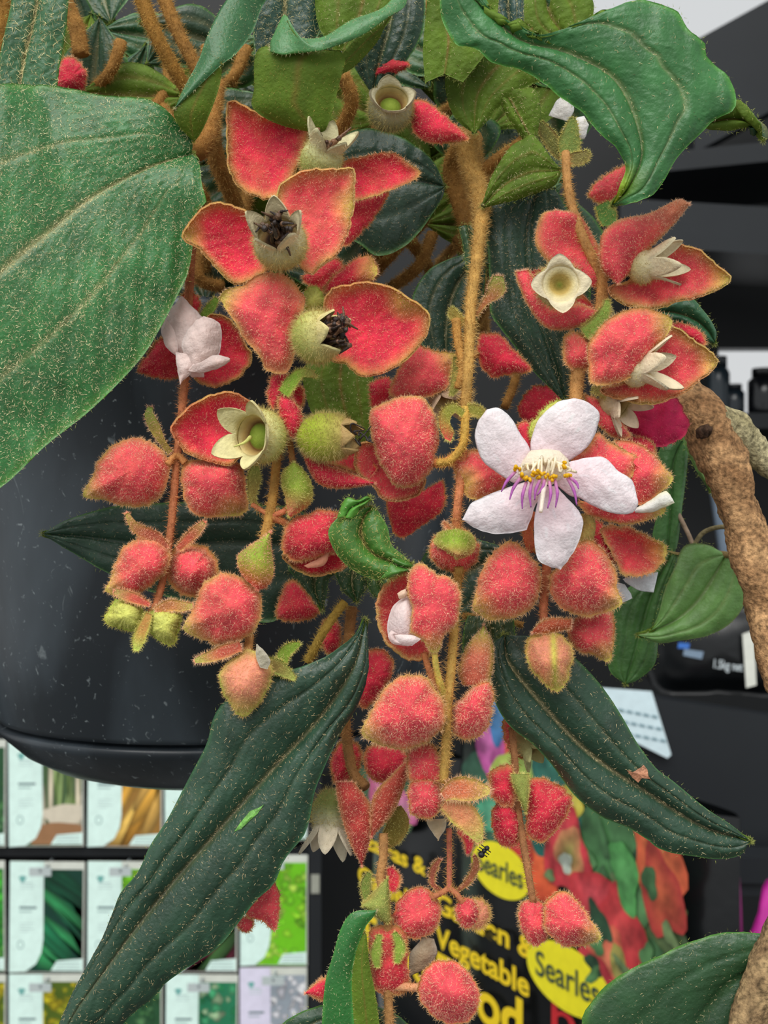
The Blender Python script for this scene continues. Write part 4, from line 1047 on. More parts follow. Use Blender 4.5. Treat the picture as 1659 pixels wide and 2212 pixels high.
simple_bud('big blushing bud fringed with long bristles beside the bristly lower stem', [(962, 1528), (942, 1491), (919, 1464), (882, 1457), (850, 1471), (825, 1496), (802, 1537), (784, 1569), (785, 1592), (816, 1607), (855, 1618), (900, 1614), (937, 1592), (960, 1565)], 203, 4.8, None, pal='coral', tipi=(784, 1590), ctr=(878, 1540), rimw=0.28, dens=1.2, hl=0.75, browning=0.3)
F = simple_bud('pale-domed coral bud on the far side of the bristly lower stem', [(980, 1524), (1003, 1508), (1026, 1482), (1058, 1476), (1066, 1501), (1062, 1530), (1058, 1558), (1045, 1581), (1019, 1596), (987, 1592), (976, 1558)], 206, 4.2, None, pal='coral', ctr=(1015, 1528), rimw=0.2, dens=1.2, hl=0.8, browning=0.2)
F = Flower('bract_sheath', 'pointed bract turning from pink to green above the pale-domed bud', 1030, 1420, 210)
F.bract(loft([(1000, 1480), (990, 1450), (998, 1420), (1015, 1386), (1045, 1352)], [(1055, 1480), (1063, 1450), (1066, 1420), (1063, 1386), (1046, 1352)], 209, 2.2, pal='coral', cols=((222, 122, 96), (196, 196, 90), (190, 120, 80)), tipc=(176, 182, 80)), dens=1.2)
F.done()

# the open white flower
F = Flower('open_flower', 'open white five-petalled flower with purple anthers and yellow knobs', 1180, 1040, 208)
wp = dict(tint=(250, 242, 244), tip=(250, 250, 252), mid=(255, 216, 226))
F.petal(petal_surf([(1172, 1012), (1120, 1042), (1095, 1034), (1045, 998), (1030, 965), (1027, 925), (1050, 884)], [(1180, 1000), (1150, 984), (1142, 965), (1124, 936), (1103, 900), (1075, 881), (1052, 883)], 202, 1.2, **wp))
F.petal(petal_surf([(1172, 1008), (1150, 985), (1146, 960), (1152, 932), (1168, 900), (1207, 867), (1240, 862)], [(1196, 1004), (1236, 992), (1270, 964), (1290, 926), (1293, 890), (1264, 867), (1242, 862)], 203, 1.0, **wp))
F.petal(petal_surf([(1196, 1008), (1236, 996), (1270, 988), (1306, 988), (1334, 1015), (1367, 1041), (1378, 1085)], [(1196, 1040), (1230, 1070), (1252, 1075), (1280, 1092), (1327, 1109), (1365, 1109), (1378, 1090)], 201, 1.0, **wp))
F.petal(petal_surf([(1170, 1050), (1156, 1109), (1154, 1164), (1164, 1211), (1208, 1231)], [(1200, 1050), (1230, 1082), (1252, 1106), (1259, 1140), (1241, 1189), (1212, 1231)], 199, 1.0, **wp))
F.petal(petal_surf([(1160, 1034), (1120, 1046), (1081, 1058), (1040, 1075), (1015, 1090), (998, 1122)], [(1176, 1050), (1154, 1100), (1140, 1138), (1131, 1147), (1074, 1154), (1030, 1143), (1000, 1124)], 200.5, 1.0, **wp))
# heart of the flower
g = Geo(); blob(g, W(1178, 1008, 201.0), 3.6, (255, 246, 224), 4, (1.1, 0.5, 0.8), 12, 18, 0.12); g.build('flower_centre', M_PETAL, F.e)
an = [((1113, 1019), (1083, 1062)), ((1124, 1032), (1101, 1079)), ((1137, 1042), (1128, 1099)), ((1150, 1036), (1147, 1096)), ((1168, 1034), (1155, 1080)), ((1176, 1036), (1160, 1070)), ((1187, 1040), (1183, 1098)), ((1199, 1037), (1200, 1096)), ((1226, 1033), (1246, 1091)), ((1232, 1032), (1250, 1056))]
for k, (p, q) in enumerate(an):
    g = Geo()
    P, Q_ = W(*p, 196.2), W(*q, 194.0 + 0.3 * (k % 3))
    m_ = (P + Q_) / 2 + np.array([0.0003 * (-1 if k < 5 else 1), -0.0002, 0])
    tube_geo(g, [P, m_, Q_], [0.26, 0.27, 0.10], [(232, 170, 206), (196, 110, 190), (180, 96, 180)], sides=8)
    o = g.build('anther', M_PETAL, F.e)
    if k == 0: o['label'] = 'thin purple anther'
yk = [(1116, 1008), (1120, 1014), (1133, 1030), (1140, 1034), (1150, 1026), (1147, 1035), (1158, 1024), (1166, 1020), (1174, 1026), (1183, 1030), (1192, 1033), (1201, 1029), (1220, 1004), (1219, 1010), (1226, 1026), (1222, 1028), (1164, 1030), (1130, 1024)]
for p in yk:
    g = Geo()
    for q in range(3):
        blob(g, W(p[0] + rng.normal() * 3, p[1] + rng.normal() * 2.5, 195.8 + rng.normal() * 0.3), 0.30, (246, 200, 30), q, nu=6, nv=8)
    o = g.build('yellow_knob', M_PETAL, F.e)
for k in range(16):
    g = Geo()
    x = 1122 + 7.2 * k + rng.normal() * 3
    tube_geo(g, [W(1178 + (x - 1178) * 0.55, 1004 + rng.normal() * 4, 199.2), W(x + rng.normal() * 5, 996 + 0.006 * (x - 1175) ** 2 + rng.normal() * 5, 196.8 + rng.normal() * 0.4), W(x + rng.normal() * 3, 1020 + rng.normal() * 6, 196)], [0.3, 0.24, 0.18], (255, 246, 222), sides=7)
    g.build('filament', M_PETAL, F.e)
g = Geo(); tube_geo(g, [W(1180, 1030, 198), W(1174, 1060, 195), W(1168, 1106, 193)], [0.45, 0.4, 0.3], (250, 240, 226), sides=8); g.build('style', M_PETAL, F.e)
F.bract(radial([(976, 1001), (1000, 985), (1023, 971), (1060, 985), (1100, 1030), (1070, 1065), (1019, 1079), (994, 1044)], 208, 1.8, 'coral', rimw=0.35, tipi=(1000, 1050)))
F.bract(radial([(1236, 992), (1270, 965), (1291, 934), (1316, 954), (1350, 972), (1378, 992), (1365, 1030), (1330, 1050), (1270, 1040)], 207, 1.6, 'coral', rimw=0.45, tilt=(0.5, 0), browning=0.9))
F.bract(radial([(1327, 954), (1377, 957), (1414, 983), (1436, 1010), (1454, 1034), (1428, 1062), (1381, 1092), (1350, 1060), (1360, 1000)], 209, 2.2, 'coral', rimw=0.25, tipi=(1454, 1034)))
F.bract(radial([(1250, 1080), (1300, 1100), (1381, 1104), (1439, 1088), (1430, 1110), (1390, 1126), (1348, 1132), (1300, 1122), (1262, 1106)], 208, 1.2, 'coral', rimw=0.5, tipi=(1430, 1105)))
F.petal(petal_surf([(1370, 1100), (1405, 1080), (1436, 1060), (1448, 1068)], [(1372, 1108), (1410, 1106), (1440, 1094), (1457, 1086)], 206.5, 0.8, tint=(246, 246, 238), tip=(240, 240, 200), mid=(246, 246, 246), veins=False))
F.bract(radial([(1142, 930), (1160, 900), (1195, 868), (1215, 870), (1190, 920), (1160, 960)], 208, 0.8, 'green', rimw=0.3))
F.bract(radial([(1118, 920), (1140, 912), (1158, 950), (1145, 975), (1125, 960)], 209, 1.0, 'red', rimw=0.2))
F.stalk([(1150, 1110, 206), (1140, 1150, 208), (1150, 1190, 209)], [0.9, 0.9], (196, 110, 76))
F.stalk([(1268, 1108, 209), (1272, 1140, 209), (1262, 1180, 209)], [1.1, 1.2], (170, 150, 84))
F.done()
simple_bud('coral bud with brown bristly lower rim under the open white flower', [(1131, 1184), (1103, 1168), (1074, 1185), (1045, 1221), (1030, 1272), (1024, 1316), (1056, 1338), (1103, 1335), (1150, 1313), (1168, 1265), (1164, 1225)], 206, 4.2, [(1160, 1190, 207), (1172, 1180, 209), (1183, 1175, 210)], pal='coral', tipi=(1030, 1325), ctr=(1112, 1240), rimw=0.36, dens=1.15, hl=0.75, browning=0.8)
simple_bud('round coral bud with a pale frayed tip touching the lowest white petal', [(1189, 1240), (1211, 1222), (1247, 1172), (1280, 1170), (1309, 1196), (1330, 1240), (1335, 1280), (1346, 1302), (1316, 1320), (1262, 1331), (1211, 1313), (1189, 1276)], 206, 4.6, None, pal='coral', tipi=(1346, 1302), ctr=(1256, 1250), rimw=0.33, dens=1.15, hl=0.7)
F = Flower('small_bract', None, 1195, 1350, 208)
F.bract(loft([(1150, 1364), (1165, 1345), (1189, 1335), (1234, 1336)], [(1152, 1368), (1170, 1368), (1200, 1364), (1232, 1358)], 207.5, 0.8, pal='coral', cols=((176, 84, 56), (206, 150, 90), (150, 80, 50))), dens=1.2)
F.done()
simple_bud('dusky pink bud with yellow-green edge behind the round coral bud', [(1225, 1366), (1247, 1334), (1290, 1318), (1318, 1315), (1328, 1344), (1324, 1399), (1314, 1430), (1280, 1414), (1244, 1403)], 213, 3.4, None, pal='coral', tipi=(1314, 1428), ctr=(1280, 1370), rimw=0.3, dens=1.0)
simple_bud('peach bud with a lime-green keel hanging over the scabbed dark leaf', [(1135, 1400), (1150, 1373), (1197, 1365), (1225, 1381), (1239, 1413), (1229, 1450), (1226, 1470), (1201, 1494), (1171, 1472), (1146, 1443)], 208, 3.4, None, pal='peach', tipi=(1201, 1494), ctr=(1185, 1420), rimw=0.3, dens=1.1, keel=((1195, 1372), (1200, 1492)))
F = Flower('spent_flower', 'pouched pink bract with white petal tips sticking out below', 1360, 1190, 218)
F.bract(radial([(1298, 1140), (1352, 1137), (1395, 1156), (1440, 1180), (1433, 1214), (1399, 1241), (1348, 1244), (1332, 1218), (1310, 1174)], 217, -2.5, 'coral', rimw=0.4, rim=0.9, inner=False, tipi=(1440, 1180)))
F.bract(radial([(1275, 1120), (1300, 1130), (1312, 1170), (1330, 1215), (1300, 1200), (1280, 1160)], 219, 1.2, 'red', rimw=0.2))
F.petal(petal_surf([(1345, 1250), (1380, 1240), (1422, 1236)], [(1350, 1258), (1380, 1276), (1412, 1280)], 220, 0.5, tint=(236, 240, 242), tip=(240, 244, 246), mid=(240, 240, 240), veins=False))
F.petal(petal_surf([(1330, 1256), (1334, 1280), (1344, 1302)], [(1350, 1262), (1362, 1280), (1366, 1292)], 221, 0.3, tint=(230, 234, 236), tip=(236, 240, 242), mid=(236, 236, 236), veins=False))
F.done()

# upper cluster on the shelf side
F = Flower('spent_flower', 'spent flower with square cream cup seen face-on below a curled pink bract', 1215, 600, 214)
F.bract(loft([(1250, 575), (1200, 572), (1171, 552), (1156, 518), (1170, 463), (1200, 455)], [(1284, 622), (1316, 600), (1318, 580), (1278, 504), (1248, 462), (1202, 454)], 214, 2.6, pal='coral', rimw=0.35, Mid=[(1270, 600), (1255, 560, 2), (1240, 530, 3), (1225, 500, 2), (1215, 470), (1201, 455)]), dens=1.1)
F.bract(loft([(1112, 588), (1122, 622), (1146, 670), (1180, 708), (1230, 712), (1286, 690)], [(1142, 583), (1160, 610, 1), (1180, 650, 2), (1210, 668, 2), (1250, 655, 1), (1290, 672)], 213, 2.2, pal='coral', rimw=0.45), dens=1.2)
F.bract(loft([(1135, 590, 4), (1165, 640, 5), (1220, 680, 5), (1280, 680, 4)], [(1190, 575, 6), (1210, 600, 6), (1240, 620, 6), (1280, 660, 5)], 213, -1.0, pal='red', inner=True), dens=0.7)
F.cup(1211, 613, 206, (0.02, -0.05, 1.0), 3.7, 5.0, 4, 1.7, 1.1, ((206, 196, 140), (240, 226, 190)), fill='cream', hl=1.1, ph=0.85, inner=(238, 224, 180), top_r=0.88, lobe_p=1.05)
F.done()
F = Flower('spent_flower', 'long pointed pink bracts framing a cream star against the black shelf', 1400, 560, 212)
F.bract(loft([(1330, 612), (1300, 580), (1295, 540), (1302, 503), (1339, 474), (1402, 461), (1466, 430), (1487, 440)], [(1340, 610), (1362, 588), (1381, 563), (1405, 536), (1428, 513), (1450, 490), (1470, 468), (1488, 442)], 209, 3.0, pal='coral', rimw=0.3, tipc=(206, 130, 90)), dens=1.0)
F.bract(radial([(1316, 622), (1360, 610), (1420, 560), (1461, 530), (1508, 542), (1550, 576), (1578, 602), (1529, 632), (1466, 649), (1402, 665), (1339, 650)], 211, -2.2, 'coral', rimw=0.45, rim=1.0, tipi=(1578, 602)))
F.cup(1406, 572, 209.5, (0.86, 0.08, 0.4), 3.0, 4.0, 5, 5.6, 0.32, ((220, 206, 150), (240, 226, 188)), fill='green', hl=0.6, ph=0.4, dens=0.8)
F.done()
F = Flower('spent_flower', 'rounded coral bracts cupping a cream star beside the bare branch', 1400, 770, 210)
F.bract(radial([(1272, 744), (1295, 708), (1327, 681), (1381, 664), (1424, 673), (1453, 698), (1424, 744), (1381, 799), (1339, 826), (1280, 830), (1272, 791)], 207, 3.0, 'coral', rimw=0.3, tilt=(0.3, 0), tipi=(1453, 698)))
F.bract(radial([(1297, 842), (1345, 830), (1390, 790), (1424, 740), (1448, 705), (1499, 736), (1548, 779), (1508, 821), (1466, 851), (1407, 870), (1339, 860)], 210, -2.4, 'coral', rimw=0.42, rim=1.0, tipi=(1548, 779)))
F.cup(1392, 796, 208.5, (0.82, 0.05, 0.45), 3.0, 4.0, 5, 5.4, 0.4, ((226, 210, 160), (244, 230, 196)), fill='green', hl=0.5, ph=1.1, dens=0.7)
F.bract(radial([(1449, 702), (1480, 700), (1515, 718), (1525, 745), (1500, 738)], 214, 0.8, 'red', rimw=0.3))
F.bract(radial([(1216, 735), (1235, 715), (1268, 730), (1285, 775), (1265, 800), (1225, 790)], 212, 1.5, 'coral', rimw=0.5, browning=1.0))
F.bract(strip([(1262, 720), (1290, 700), (1310, 665), (1312, 640)], [30, 36, 26, 6], 211, pal='green', cols=((140, 170, 76), (180, 150, 90), (120, 130, 60))), dens=1.2)
F.done()
F = Flower('spent_flower', 'smooth magenta bract with small cream star below the bare branch tip', 1390, 910, 219)
F.bract(radial([(1340, 920), (1381, 876), (1425, 866), (1457, 857), (1478, 890), (1490, 922), (1466, 951), (1415, 966), (1365, 936)], 219, 2.0, 'mag', rimw=0.1, browning=0.0), dens=0.35)
F.bract(radial([(1262, 856), (1293, 862), (1320, 884), (1345, 915), (1362, 945), (1327, 945), (1290, 915)], 214, 1.4, 'coral', rimw=0.3))
F.bract(radial([(1340, 940), (1400, 950), (1415, 970), (1410, 990), (1370, 960)], 218, 1.0, 'red', rimw=0.2))
F.cup(1340, 880, 213, (0.5, -0.5, 0.6), 2.8, 4.0, 5, 3.8, 0.4, ((206, 180, 130), (232, 210, 180)), fill='green', hl=0.5, dens=0.6)
F.bract(strip([(1280, 840), (1310, 850), (1330, 872)], [14, 20, 10], 212, pal='green', cols=((170, 160, 90), (190, 160, 100), (140, 120, 70))), dens=1.0)
F.done()
simple_bud('red bud peeping past the edge of the dark pointed leaf', [(1030, 753), (1036, 723), (1078, 722), (1107, 753), (1150, 800), (1099, 809), (1065, 815), (1040, 791)], 222, 2.6, [(1032, 760, 222), (1015, 780, 222), (1005, 800, 220)], pal='red', rimw=0.2, dens=0.8, browning=0.3)
simple_bud('red bud tucked behind the stem above the open white flower', [(1120, 890), (1132, 855), (1162, 832), (1200, 842), (1216, 870), (1200, 910), (1150, 925)], 236, 2.5, None, pal='red', rimw=0.1, dens=0.5, browning=0.3)
F = Flower('seed_cup_flower', 'empty grey-green seed cup with one red bract under the olive leaf', 850, 240, 222)
F.cup(846, 214, 217, (0.1, 0.35, 0.9), 3.9, 6.5, 4, 1.8, 0.5, ((150, 156, 110), (222, 212, 176)), fill='green', hl=0.9, ph=0.9)
F.bract(radial([(885, 219), (905, 214), (930, 224), (962, 250), (1014, 300), (975, 308), (939, 311), (898, 292), (886, 257)], 221, 2.0, 'red', rimw=0.2, browning=0.5), dens=0.8)
F.done()
F = Flower('small_bract', None, 850, 150, 236)
F.bract(radial([(808, 162), (830, 130), (860, 122), (885, 140), (850, 160)], 236, 1.2, 'red', rimw=0.2), dens=0.6)
F.done()
simple_bud('small red bud behind the bristle-banded narrow leaf', [(120, 150), (140, 125), (165, 128), (186, 158), (182, 192), (150, 205), (122, 190)], 238, 2.5, None, pal='red', rimw=0.15, dens=0.8)
F = Flower('flower_bud', 'pink bract tucked under the yellow-green leaf tip', 1315, 410, 216)
F.bract(radial([(1272, 422), (1294, 389), (1350, 357), (1360, 390), (1330, 441), (1302, 442)], 215, 1.6, 'coral', rimw=0.2))
F.bract(strip([(1300, 440), (1310, 460), (1318, 490)], [30, 40, 26], 214, pal='green', cols=((110, 160, 80), (130, 170, 90), (110, 140, 70))), dens=1.0)
F.done()
F = Flower('white_flower_scrap', 'ragged white petals behind the broad glossy leaf', 1225, 250, 232)
for A, B in (([(1185, 250), (1200, 220), (1215, 206)], [(1225, 262), (1240, 240), (1236, 214)]), ([(1215, 280), (1240, 256), (1262, 250)], [(1240, 296), (1262, 300), (1272, 270)])):
    F.petal(petal_surf(A, B, 231, 0.6, tint=(236, 232, 226), tip=(244, 244, 244), mid=(240, 236, 230), veins=False))
F.bract(strip([(1232, 340), (1230, 310), (1236, 270), (1238, 246)], [40, 48, 30, 6], 227, pal='green', cols=((120, 140, 70), (150, 150, 80), (110, 110, 60))), dens=1.0)
F.bract(strip([(1215, 340), (1195, 310), (1176, 280), (1165, 255)], [20, 36, 30, 6], 228, pal='green', cols=((110, 110, 56), (150, 120, 70), (110, 90, 50))), dens=1.0)
F.bract(strip([(1222, 350), (1235, 345), (1262, 338), (1274, 322)], [20, 30, 26, 6], 226, pal='green', cols=((130, 120, 70), (150, 130, 80), (110, 100, 60))), dens=1.0)
F.done()
# bracteoles of the middle stems
F = Flower('small_bract', None, 1075, 630, 214)
F.bract(strip([(1028, 680), (1050, 650), (1072, 625), (1076, 586)], [10, 14, 40, 12], 214, pal='coral', cols=((176, 110, 66), (150, 150, 80), (150, 90, 60)), tipc=(140, 150, 70)), dens=1.2)
F.bract(strip([(1008, 700), (990, 690), (978, 675), (978, 660)], [10, 18, 20, 6], 212, pal='green', cols=((150, 130, 60), (170, 150, 80), (130, 110, 50))), dens=1.2)
F.done()
F = Flower('small_bract', None, 985, 910, 206)
F.bract(strip([(1002, 900), (985, 882), (966, 890), (960, 915), (970, 940), (962, 960)], [10, 22, 26, 24, 24, 8], 206, pal='green', cols=((150, 150, 60), (180, 160, 80), (190, 90, 60)), tipc=(206, 90, 72)), dens=1.2)
F.bract(strip([(1002, 888), (1022, 885), (1038, 892), (1044, 905)], [12, 24, 22, 6], 206.5, pal='green', cols=((140, 136, 56), (170, 150, 80), (130, 110, 50))), dens=1.3)
F.done()
F = Flower('small_bract', None, 550, 1045, 212)
F.bract(strip([(556, 1092), (545, 1075), (548, 1040), (552, 998)], [8, 20, 30, 10], 212, pal='green', cols=((150, 130, 66), (170, 150, 80), (130, 110, 50)), tipc=(140, 150, 70)), dens=1.2)
F.done()
F = Flower('bract_sheath', 'green-hooded pink bract above the four-way joint', 640, 1060, 210)
F.bract(loft([(630, 1000), (611, 1020), (609, 1050), (616, 1075), (622, 1112)], [(640, 1000), (660, 1020), (674, 1048), (670, 1088), (628, 1118)], 209, 2.2, pal='green', cols=((150, 172, 64), (170, 160, 80), (150, 120, 60)), tipc=(226, 120, 104)), dens=1.1)
F.done()

# lower clusters
F = Flower('flower_bud', 'pale coral bud pair with frayed green tips at the foot of the bristly stem', 940, 1720, 208)
F.bract(radial([(880, 1622), (900, 1608), (924, 1604), (950, 1630), (956, 1690), (925, 1700), (888, 1690)], 209, 2.0, 'coral', rimw=0.35, browning=1.0), hl=0.8)
F.bud([(884, 1700), (905, 1684), (940, 1690), (955, 1720), (950, 1750), (932, 1768), (905, 1766), (886, 1752)], 208, 3.4, pal='coral', rimw=0.2, dens=0.9, browning=0.1)
F.bract(strip([(958, 1720), (985, 1705), (1020, 1706), (1068, 1708)], [24, 56, 44, 4], 205, pal='coral', cols=((214, 120, 84), (196, 190, 90), (180, 110, 70)), tipc=(206, 190, 100)), dens=1.3, hl=0.9)
F.bract(strip([(960, 1735), (985, 1750), (1015, 1775), (1042, 1828)], [30, 60, 44, 4], 206, pal='peach', cols=((230, 150, 110), (196, 196, 90), (190, 130, 80)), tipc=(190, 196, 96)), dens=1.2, hl=0.9)
F.petal(petal_surf([(920, 1770), (925, 1785), (946, 1816)], [(965, 1768), (962, 1790), (948, 1817)], 212, 0.4, tint=(216, 196, 160), tip=(226, 216, 190), mid=(206, 190, 150), veins=False))
F.done()
F = Flower('curled_bracts', 'two narrow red bracts forming a V beside the long dark leaf', 790, 1750, 217)
F.bract(loft([(725, 1690), (733, 1744), (755, 1818), (780, 1868)], [(765, 1690), (802, 1744), (800, 1809), (783, 1868)], 216, 1.8, pal='red', cols=((186, 64, 60), (196, 140, 90), (150, 60, 50))), dens=1.2)
F.bract(loft([(800, 1805), (806, 1722), (850, 1670), (882, 1640)], [(806, 1806), (850, 1753), (876, 1690), (884, 1642)], 215, 1.6, pal='red', cols=((176, 70, 56), (190, 150, 84), (150, 60, 50))), dens=1.2)
F.bract(strip([(852, 1745), (860, 1780), (840, 1815), (815, 1830)], [30, 50, 40, 10], 219, pal='green', cols=((130, 116, 50), (160, 130, 66), (110, 96, 46))), dens=1.0)
F.done()
for lab, P, dd, pal in (('red bud tucked behind the V-shaped bracts', [(715, 1640), (740, 1600), (775, 1610), (780, 1650), (750, 1690), (722, 1690)], 226, 'red'),
                        ('red bud tucked under the big blushing bud', [(790, 1620), (830, 1605), (880, 1625), (870, 1670), (820, 1690), (790, 1665)], 224, 'red'),
                        ('red bract between the long dark leaf and big blushing bud', [(770, 1440), (810, 1400), (850, 1430), (830, 1490), (790, 1530), (765, 1500)], 226, 'red'),
                        ('red bud tucked above the yellowish stem', [(596, 1332), (617, 1262), (642, 1256), (680, 1305), (690, 1325), (650, 1342)], 232, 'red'),
                        ('red bract edge behind the drooping leaf base', [(700, 1340), (730, 1345), (735, 1390), (715, 1415), (695, 1390)], 230, 'red')):
    simple_bud(lab, P, dd, 2.2, None, pal=pal, rimw=0.3, dens=0.8)
F = Flower('seed_cup_flower', 'hairy green cup with cream lobes hanging down by the long dark leaf', 712, 1770, 222)
F.cup(712, 1785, 221, (-0.1, -0.9, 0.3), 3.4, 6.5, 5, 5.4, 0.35, ((140, 150, 84), (232, 220, 192)), fill='brown', hl=1.0)
F.done()
F = Flower('flower_bud', 'twin red buds on the thin stem before the fertiliser bags', 1145, 1740, 215)
F.bud([(1063, 1757), (1080, 1731), (1110, 1740), (1125, 1780), (1115, 1824), (1085, 1826), (1068, 1800)], 216, 3.0, pal='red', rimw=0.15, dens=0.8, browning=0.3)
F.bud([(1138, 1757), (1139, 1692), (1176, 1682), (1234, 1722), (1208, 1785), (1171, 1820), (1138, 1802)], 216, 3.6, pal='red', rimw=0.2, dens=0.9, browning=0.4)
F.bract(radial([(1058, 1672), (1080, 1655), (1108, 1660), (1108, 1740), (1064, 1724)], 214, 1.4, 'red', rimw=0.5))
F.bract(loft([(1104, 1672), (1110, 1700), (1134, 1754)], [(1142, 1672), (1142, 1710), (1137, 1754)], 212, 0.8, pal='green', cols=((150, 160, 80), (160, 150, 80), (130, 110, 60))), dens=1.0)
F.done()
F = Flower('flower_bud', 'oval red bud hanging from the small fork over the bag lettering', 905, 1970, 214)
F.bud([(849, 1980), (862, 1944), (902, 1916), (937, 1930), (953, 1970), (938, 2010), (898, 2028), (862, 2018)], 214, 3.4, pal='coral', rimw=0.2, dens=0.8, browning=0.5)
F.bract(strip([(955, 1925), (935, 1910), (936, 1880), (955, 1850)], [8, 14, 18, 6], 214, pal='red', cols=((150, 80, 60), (150, 140, 70), (120, 70, 50))), dens=0.8)
F.bract(strip([(985, 1925), (1010, 1905), (1028, 1870), (1022, 1840)], [8, 16, 18, 5], 214, pal='red', cols=((150, 90, 60), (150, 140, 70), (120, 70, 50))), dens=0.8)
F.bract(strip([(990, 1795), (1012, 1815), (1010, 1850)], [12, 24, 6], 215, pal='red'), dens=0.8)
F.done()
F = Flower('flower_bud', 'small red bud with a dry cream tip over the bag lettering', 1018, 1972, 214)
F.bud([(985, 1957), (1000, 1940), (1024, 1946), (1034, 1972), (1024, 2000), (1002, 2004), (986, 1980)], 214, 2.6, pal='coral', rimw=0.15, dens=0.8, browning=0.2)
F.bract(radial([(1020, 1945), (1042, 1944), (1060, 1974), (1040, 2006), (1018, 2004), (1028, 1975)], 215, 1.2, 'peach', rimw=0.3), hl=0.8)
F.done()
F = Flower('flower_bud', 'lowest pair of red buds on the thin stem, the larger with a brown tip', 1205, 1985, 213)
F.bud([(1122, 1960), (1145, 1940), (1180, 1960), (1190, 2005), (1175, 2035), (1148, 2040), (1122, 1998)], 214, 3.0, pal='coral', rimw=0.15, dens=0.8, browning=0.3)
F.bud([(1175, 1960), (1186, 1940), (1216, 1925), (1250, 1948), (1278, 1990), (1299, 2024), (1271, 2040), (1219, 2044), (1180, 2010)], 211, 3.8, pal='coral', tipi=(1299, 2024), rimw=0.2, dens=0.9, browning=0.6)
F.done()
F = Flower('spent_flower', 'withered flower with green-striped sepals and dry petals above the lowest bud', 850, 2060, 213)
F.bract(radial([(800, 2010), (840, 1998), (876, 2014), (882, 2080), (878, 2140), (830, 2150), (806, 2130), (800, 2070)], 213, 1.8, 'red', rimw=0.3, browning=0.8))
F.bract(strip([(820, 2020), (812, 2060), (816, 2096)], [10, 24, 8], 210.5, pal='green', cols=((140, 166, 66), (160, 150, 80), (120, 120, 60))), dens=0.8)
F.bract(strip([(852, 2015), (864, 2045), (856, 2086)], [10, 26, 8], 210.5, pal='green', cols=((140, 170, 66), (160, 150, 80), (120, 120, 60))), dens=0.8)
F.petal(petal_surf([(884, 2110), (886, 2060), (915, 2022)], [(925, 2090), (945, 2060), (938, 2028)], 215, 1.0, tint=(190, 170, 140), tip=(216, 206, 186), mid=(180, 160, 130), veins=False))
F.stalk([(850, 2130, 213), (880, 2132, 212), (915, 2135, 211)], [0.8, 0.7], (206, 150, 110))
F.done()
simple_bud('large round rosy bud, the lowest on the plant', [(904, 2140), (912, 2105), (936, 2080), (980, 2076), (1019, 2108), (1036, 2148), (1026, 2192), (994, 2213), (950, 2206), (914, 2172)], 209, 5.0, None, pal='coral', rimw=0.12, dens=0.9, browning=0.3)
F = Flower('small_bract', None, 820, 1950, 211)
F.bract(loft([(782, 1954), (805, 1930), (835, 1898)], [(790, 1962), (838, 1995), (842, 1950), (838, 1899)], 211, 1.0, pal='green', cols=((150, 160, 80), (170, 150, 80), (130, 110, 60))), dens=1.0)
F.bract(strip([(845, 1925), (850, 1900), (840, 1870)], [20, 34, 10], 215, pal='red'), dens=1.0)
F.bract(strip([(792, 1950), (790, 1910), (800, 1880)], [10, 24, 8], 216, pal='green', cols=((130, 150, 70), (150, 140, 80), (120, 110, 60))), dens=1.0)
F.done()
F = Flower('small_bract', None, 690, 2135, 214)
F.bract(loft([(712, 2108), (690, 2116), (660, 2144)], [(708, 2165), (690, 2160), (661, 2146)], 214, 0.8, pal='red'), dens=0.8)
F.done()
F = Flower('flower_bud', 'dusty pink bract peeping out under the drooping dark leaf', 575, 1960, 216)
F.bract(radial([(530, 1975), (565, 1930), (592, 1906), (604, 1943), (596, 2008), (566, 1990)], 217, 1.4, 'coral', rimw=0.15, browning=0.5), dens=0.7)
F.bract(radial([(513, 1998), (530, 1980), (548, 1992), (532, 2015)], 218, 0.6, 'coral', rimw=0.2), dens=0.7)
F.done()

F = Flower('spent_flower', 'red bract and torn cream calyx behind the scabbed dark leaf', 1130, 1600, 226)
F.bract(radial([(1085, 1560), (1120, 1545), (1160, 1575), (1170, 1615), (1140, 1640), (1100, 1620)], 225, 1.6, 'red', rimw=0.4, browning=1.2), dens=0.8)
F.cup(1150, 1618, 222, (0.5, -0.6, 0.5), 2.6, 4.5, 5, 2.6, 0.4, ((150, 130, 80), (214, 214, 150)), fill='brown', hl=0.5, dens=0.6)
F.done()
# scab and scratch on the two long leaves
bpy.context.view_layer.update()
def on_leaf(o, x, y):
    dr = Vector(unit(W(x, y, 1000.0) - np.array([0, 0, CAMZ])))
    ok, p, n, i = o.ray_cast(Vector((0, 0, CAMZ)) - Vector(wloc(o)), dr)
    return (np.array(p) + wloc(o)) if ok else None
def mark(o, pts, name, col, lift):
    P = [on_leaf(o, x, y) for x, y in pts]
    if any(p is None for p in P): return
    P = np.array(P) - np.array([0, lift / 1000, 0])
    c = P.mean(0) - np.array([0, 0.0003, 0])
    n = len(P)
    g = Geo()
    g.add(np.vstack([P, c, P + np.array([0, (lift + 0.2) / 1000, 0])]), T=[(i, (i + 1) % n, n) for i in range(n)], Q=[(i, n + 1 + i, n + 1 + (i + 1) % n, (i + 1) % n) for i in range(n)], col=np.vstack([np.repeat(lin(col)[None], n, 0) * rng.uniform(0.7, 1.2, (n, 1)), lin(col)[None], np.repeat(lin(col)[None], n, 0)]))
    g.build(name, M_DRY, o, smooth=False)
mark(LEAF_SCAB, [(1354, 1664), (1366, 1668), (1380, 1660), (1390, 1652), (1398, 1662), (1400, 1676), (1404, 1682), (1386, 1680), (1378, 1690), (1366, 1680)], 'scab', (190, 132, 100), 0.3)
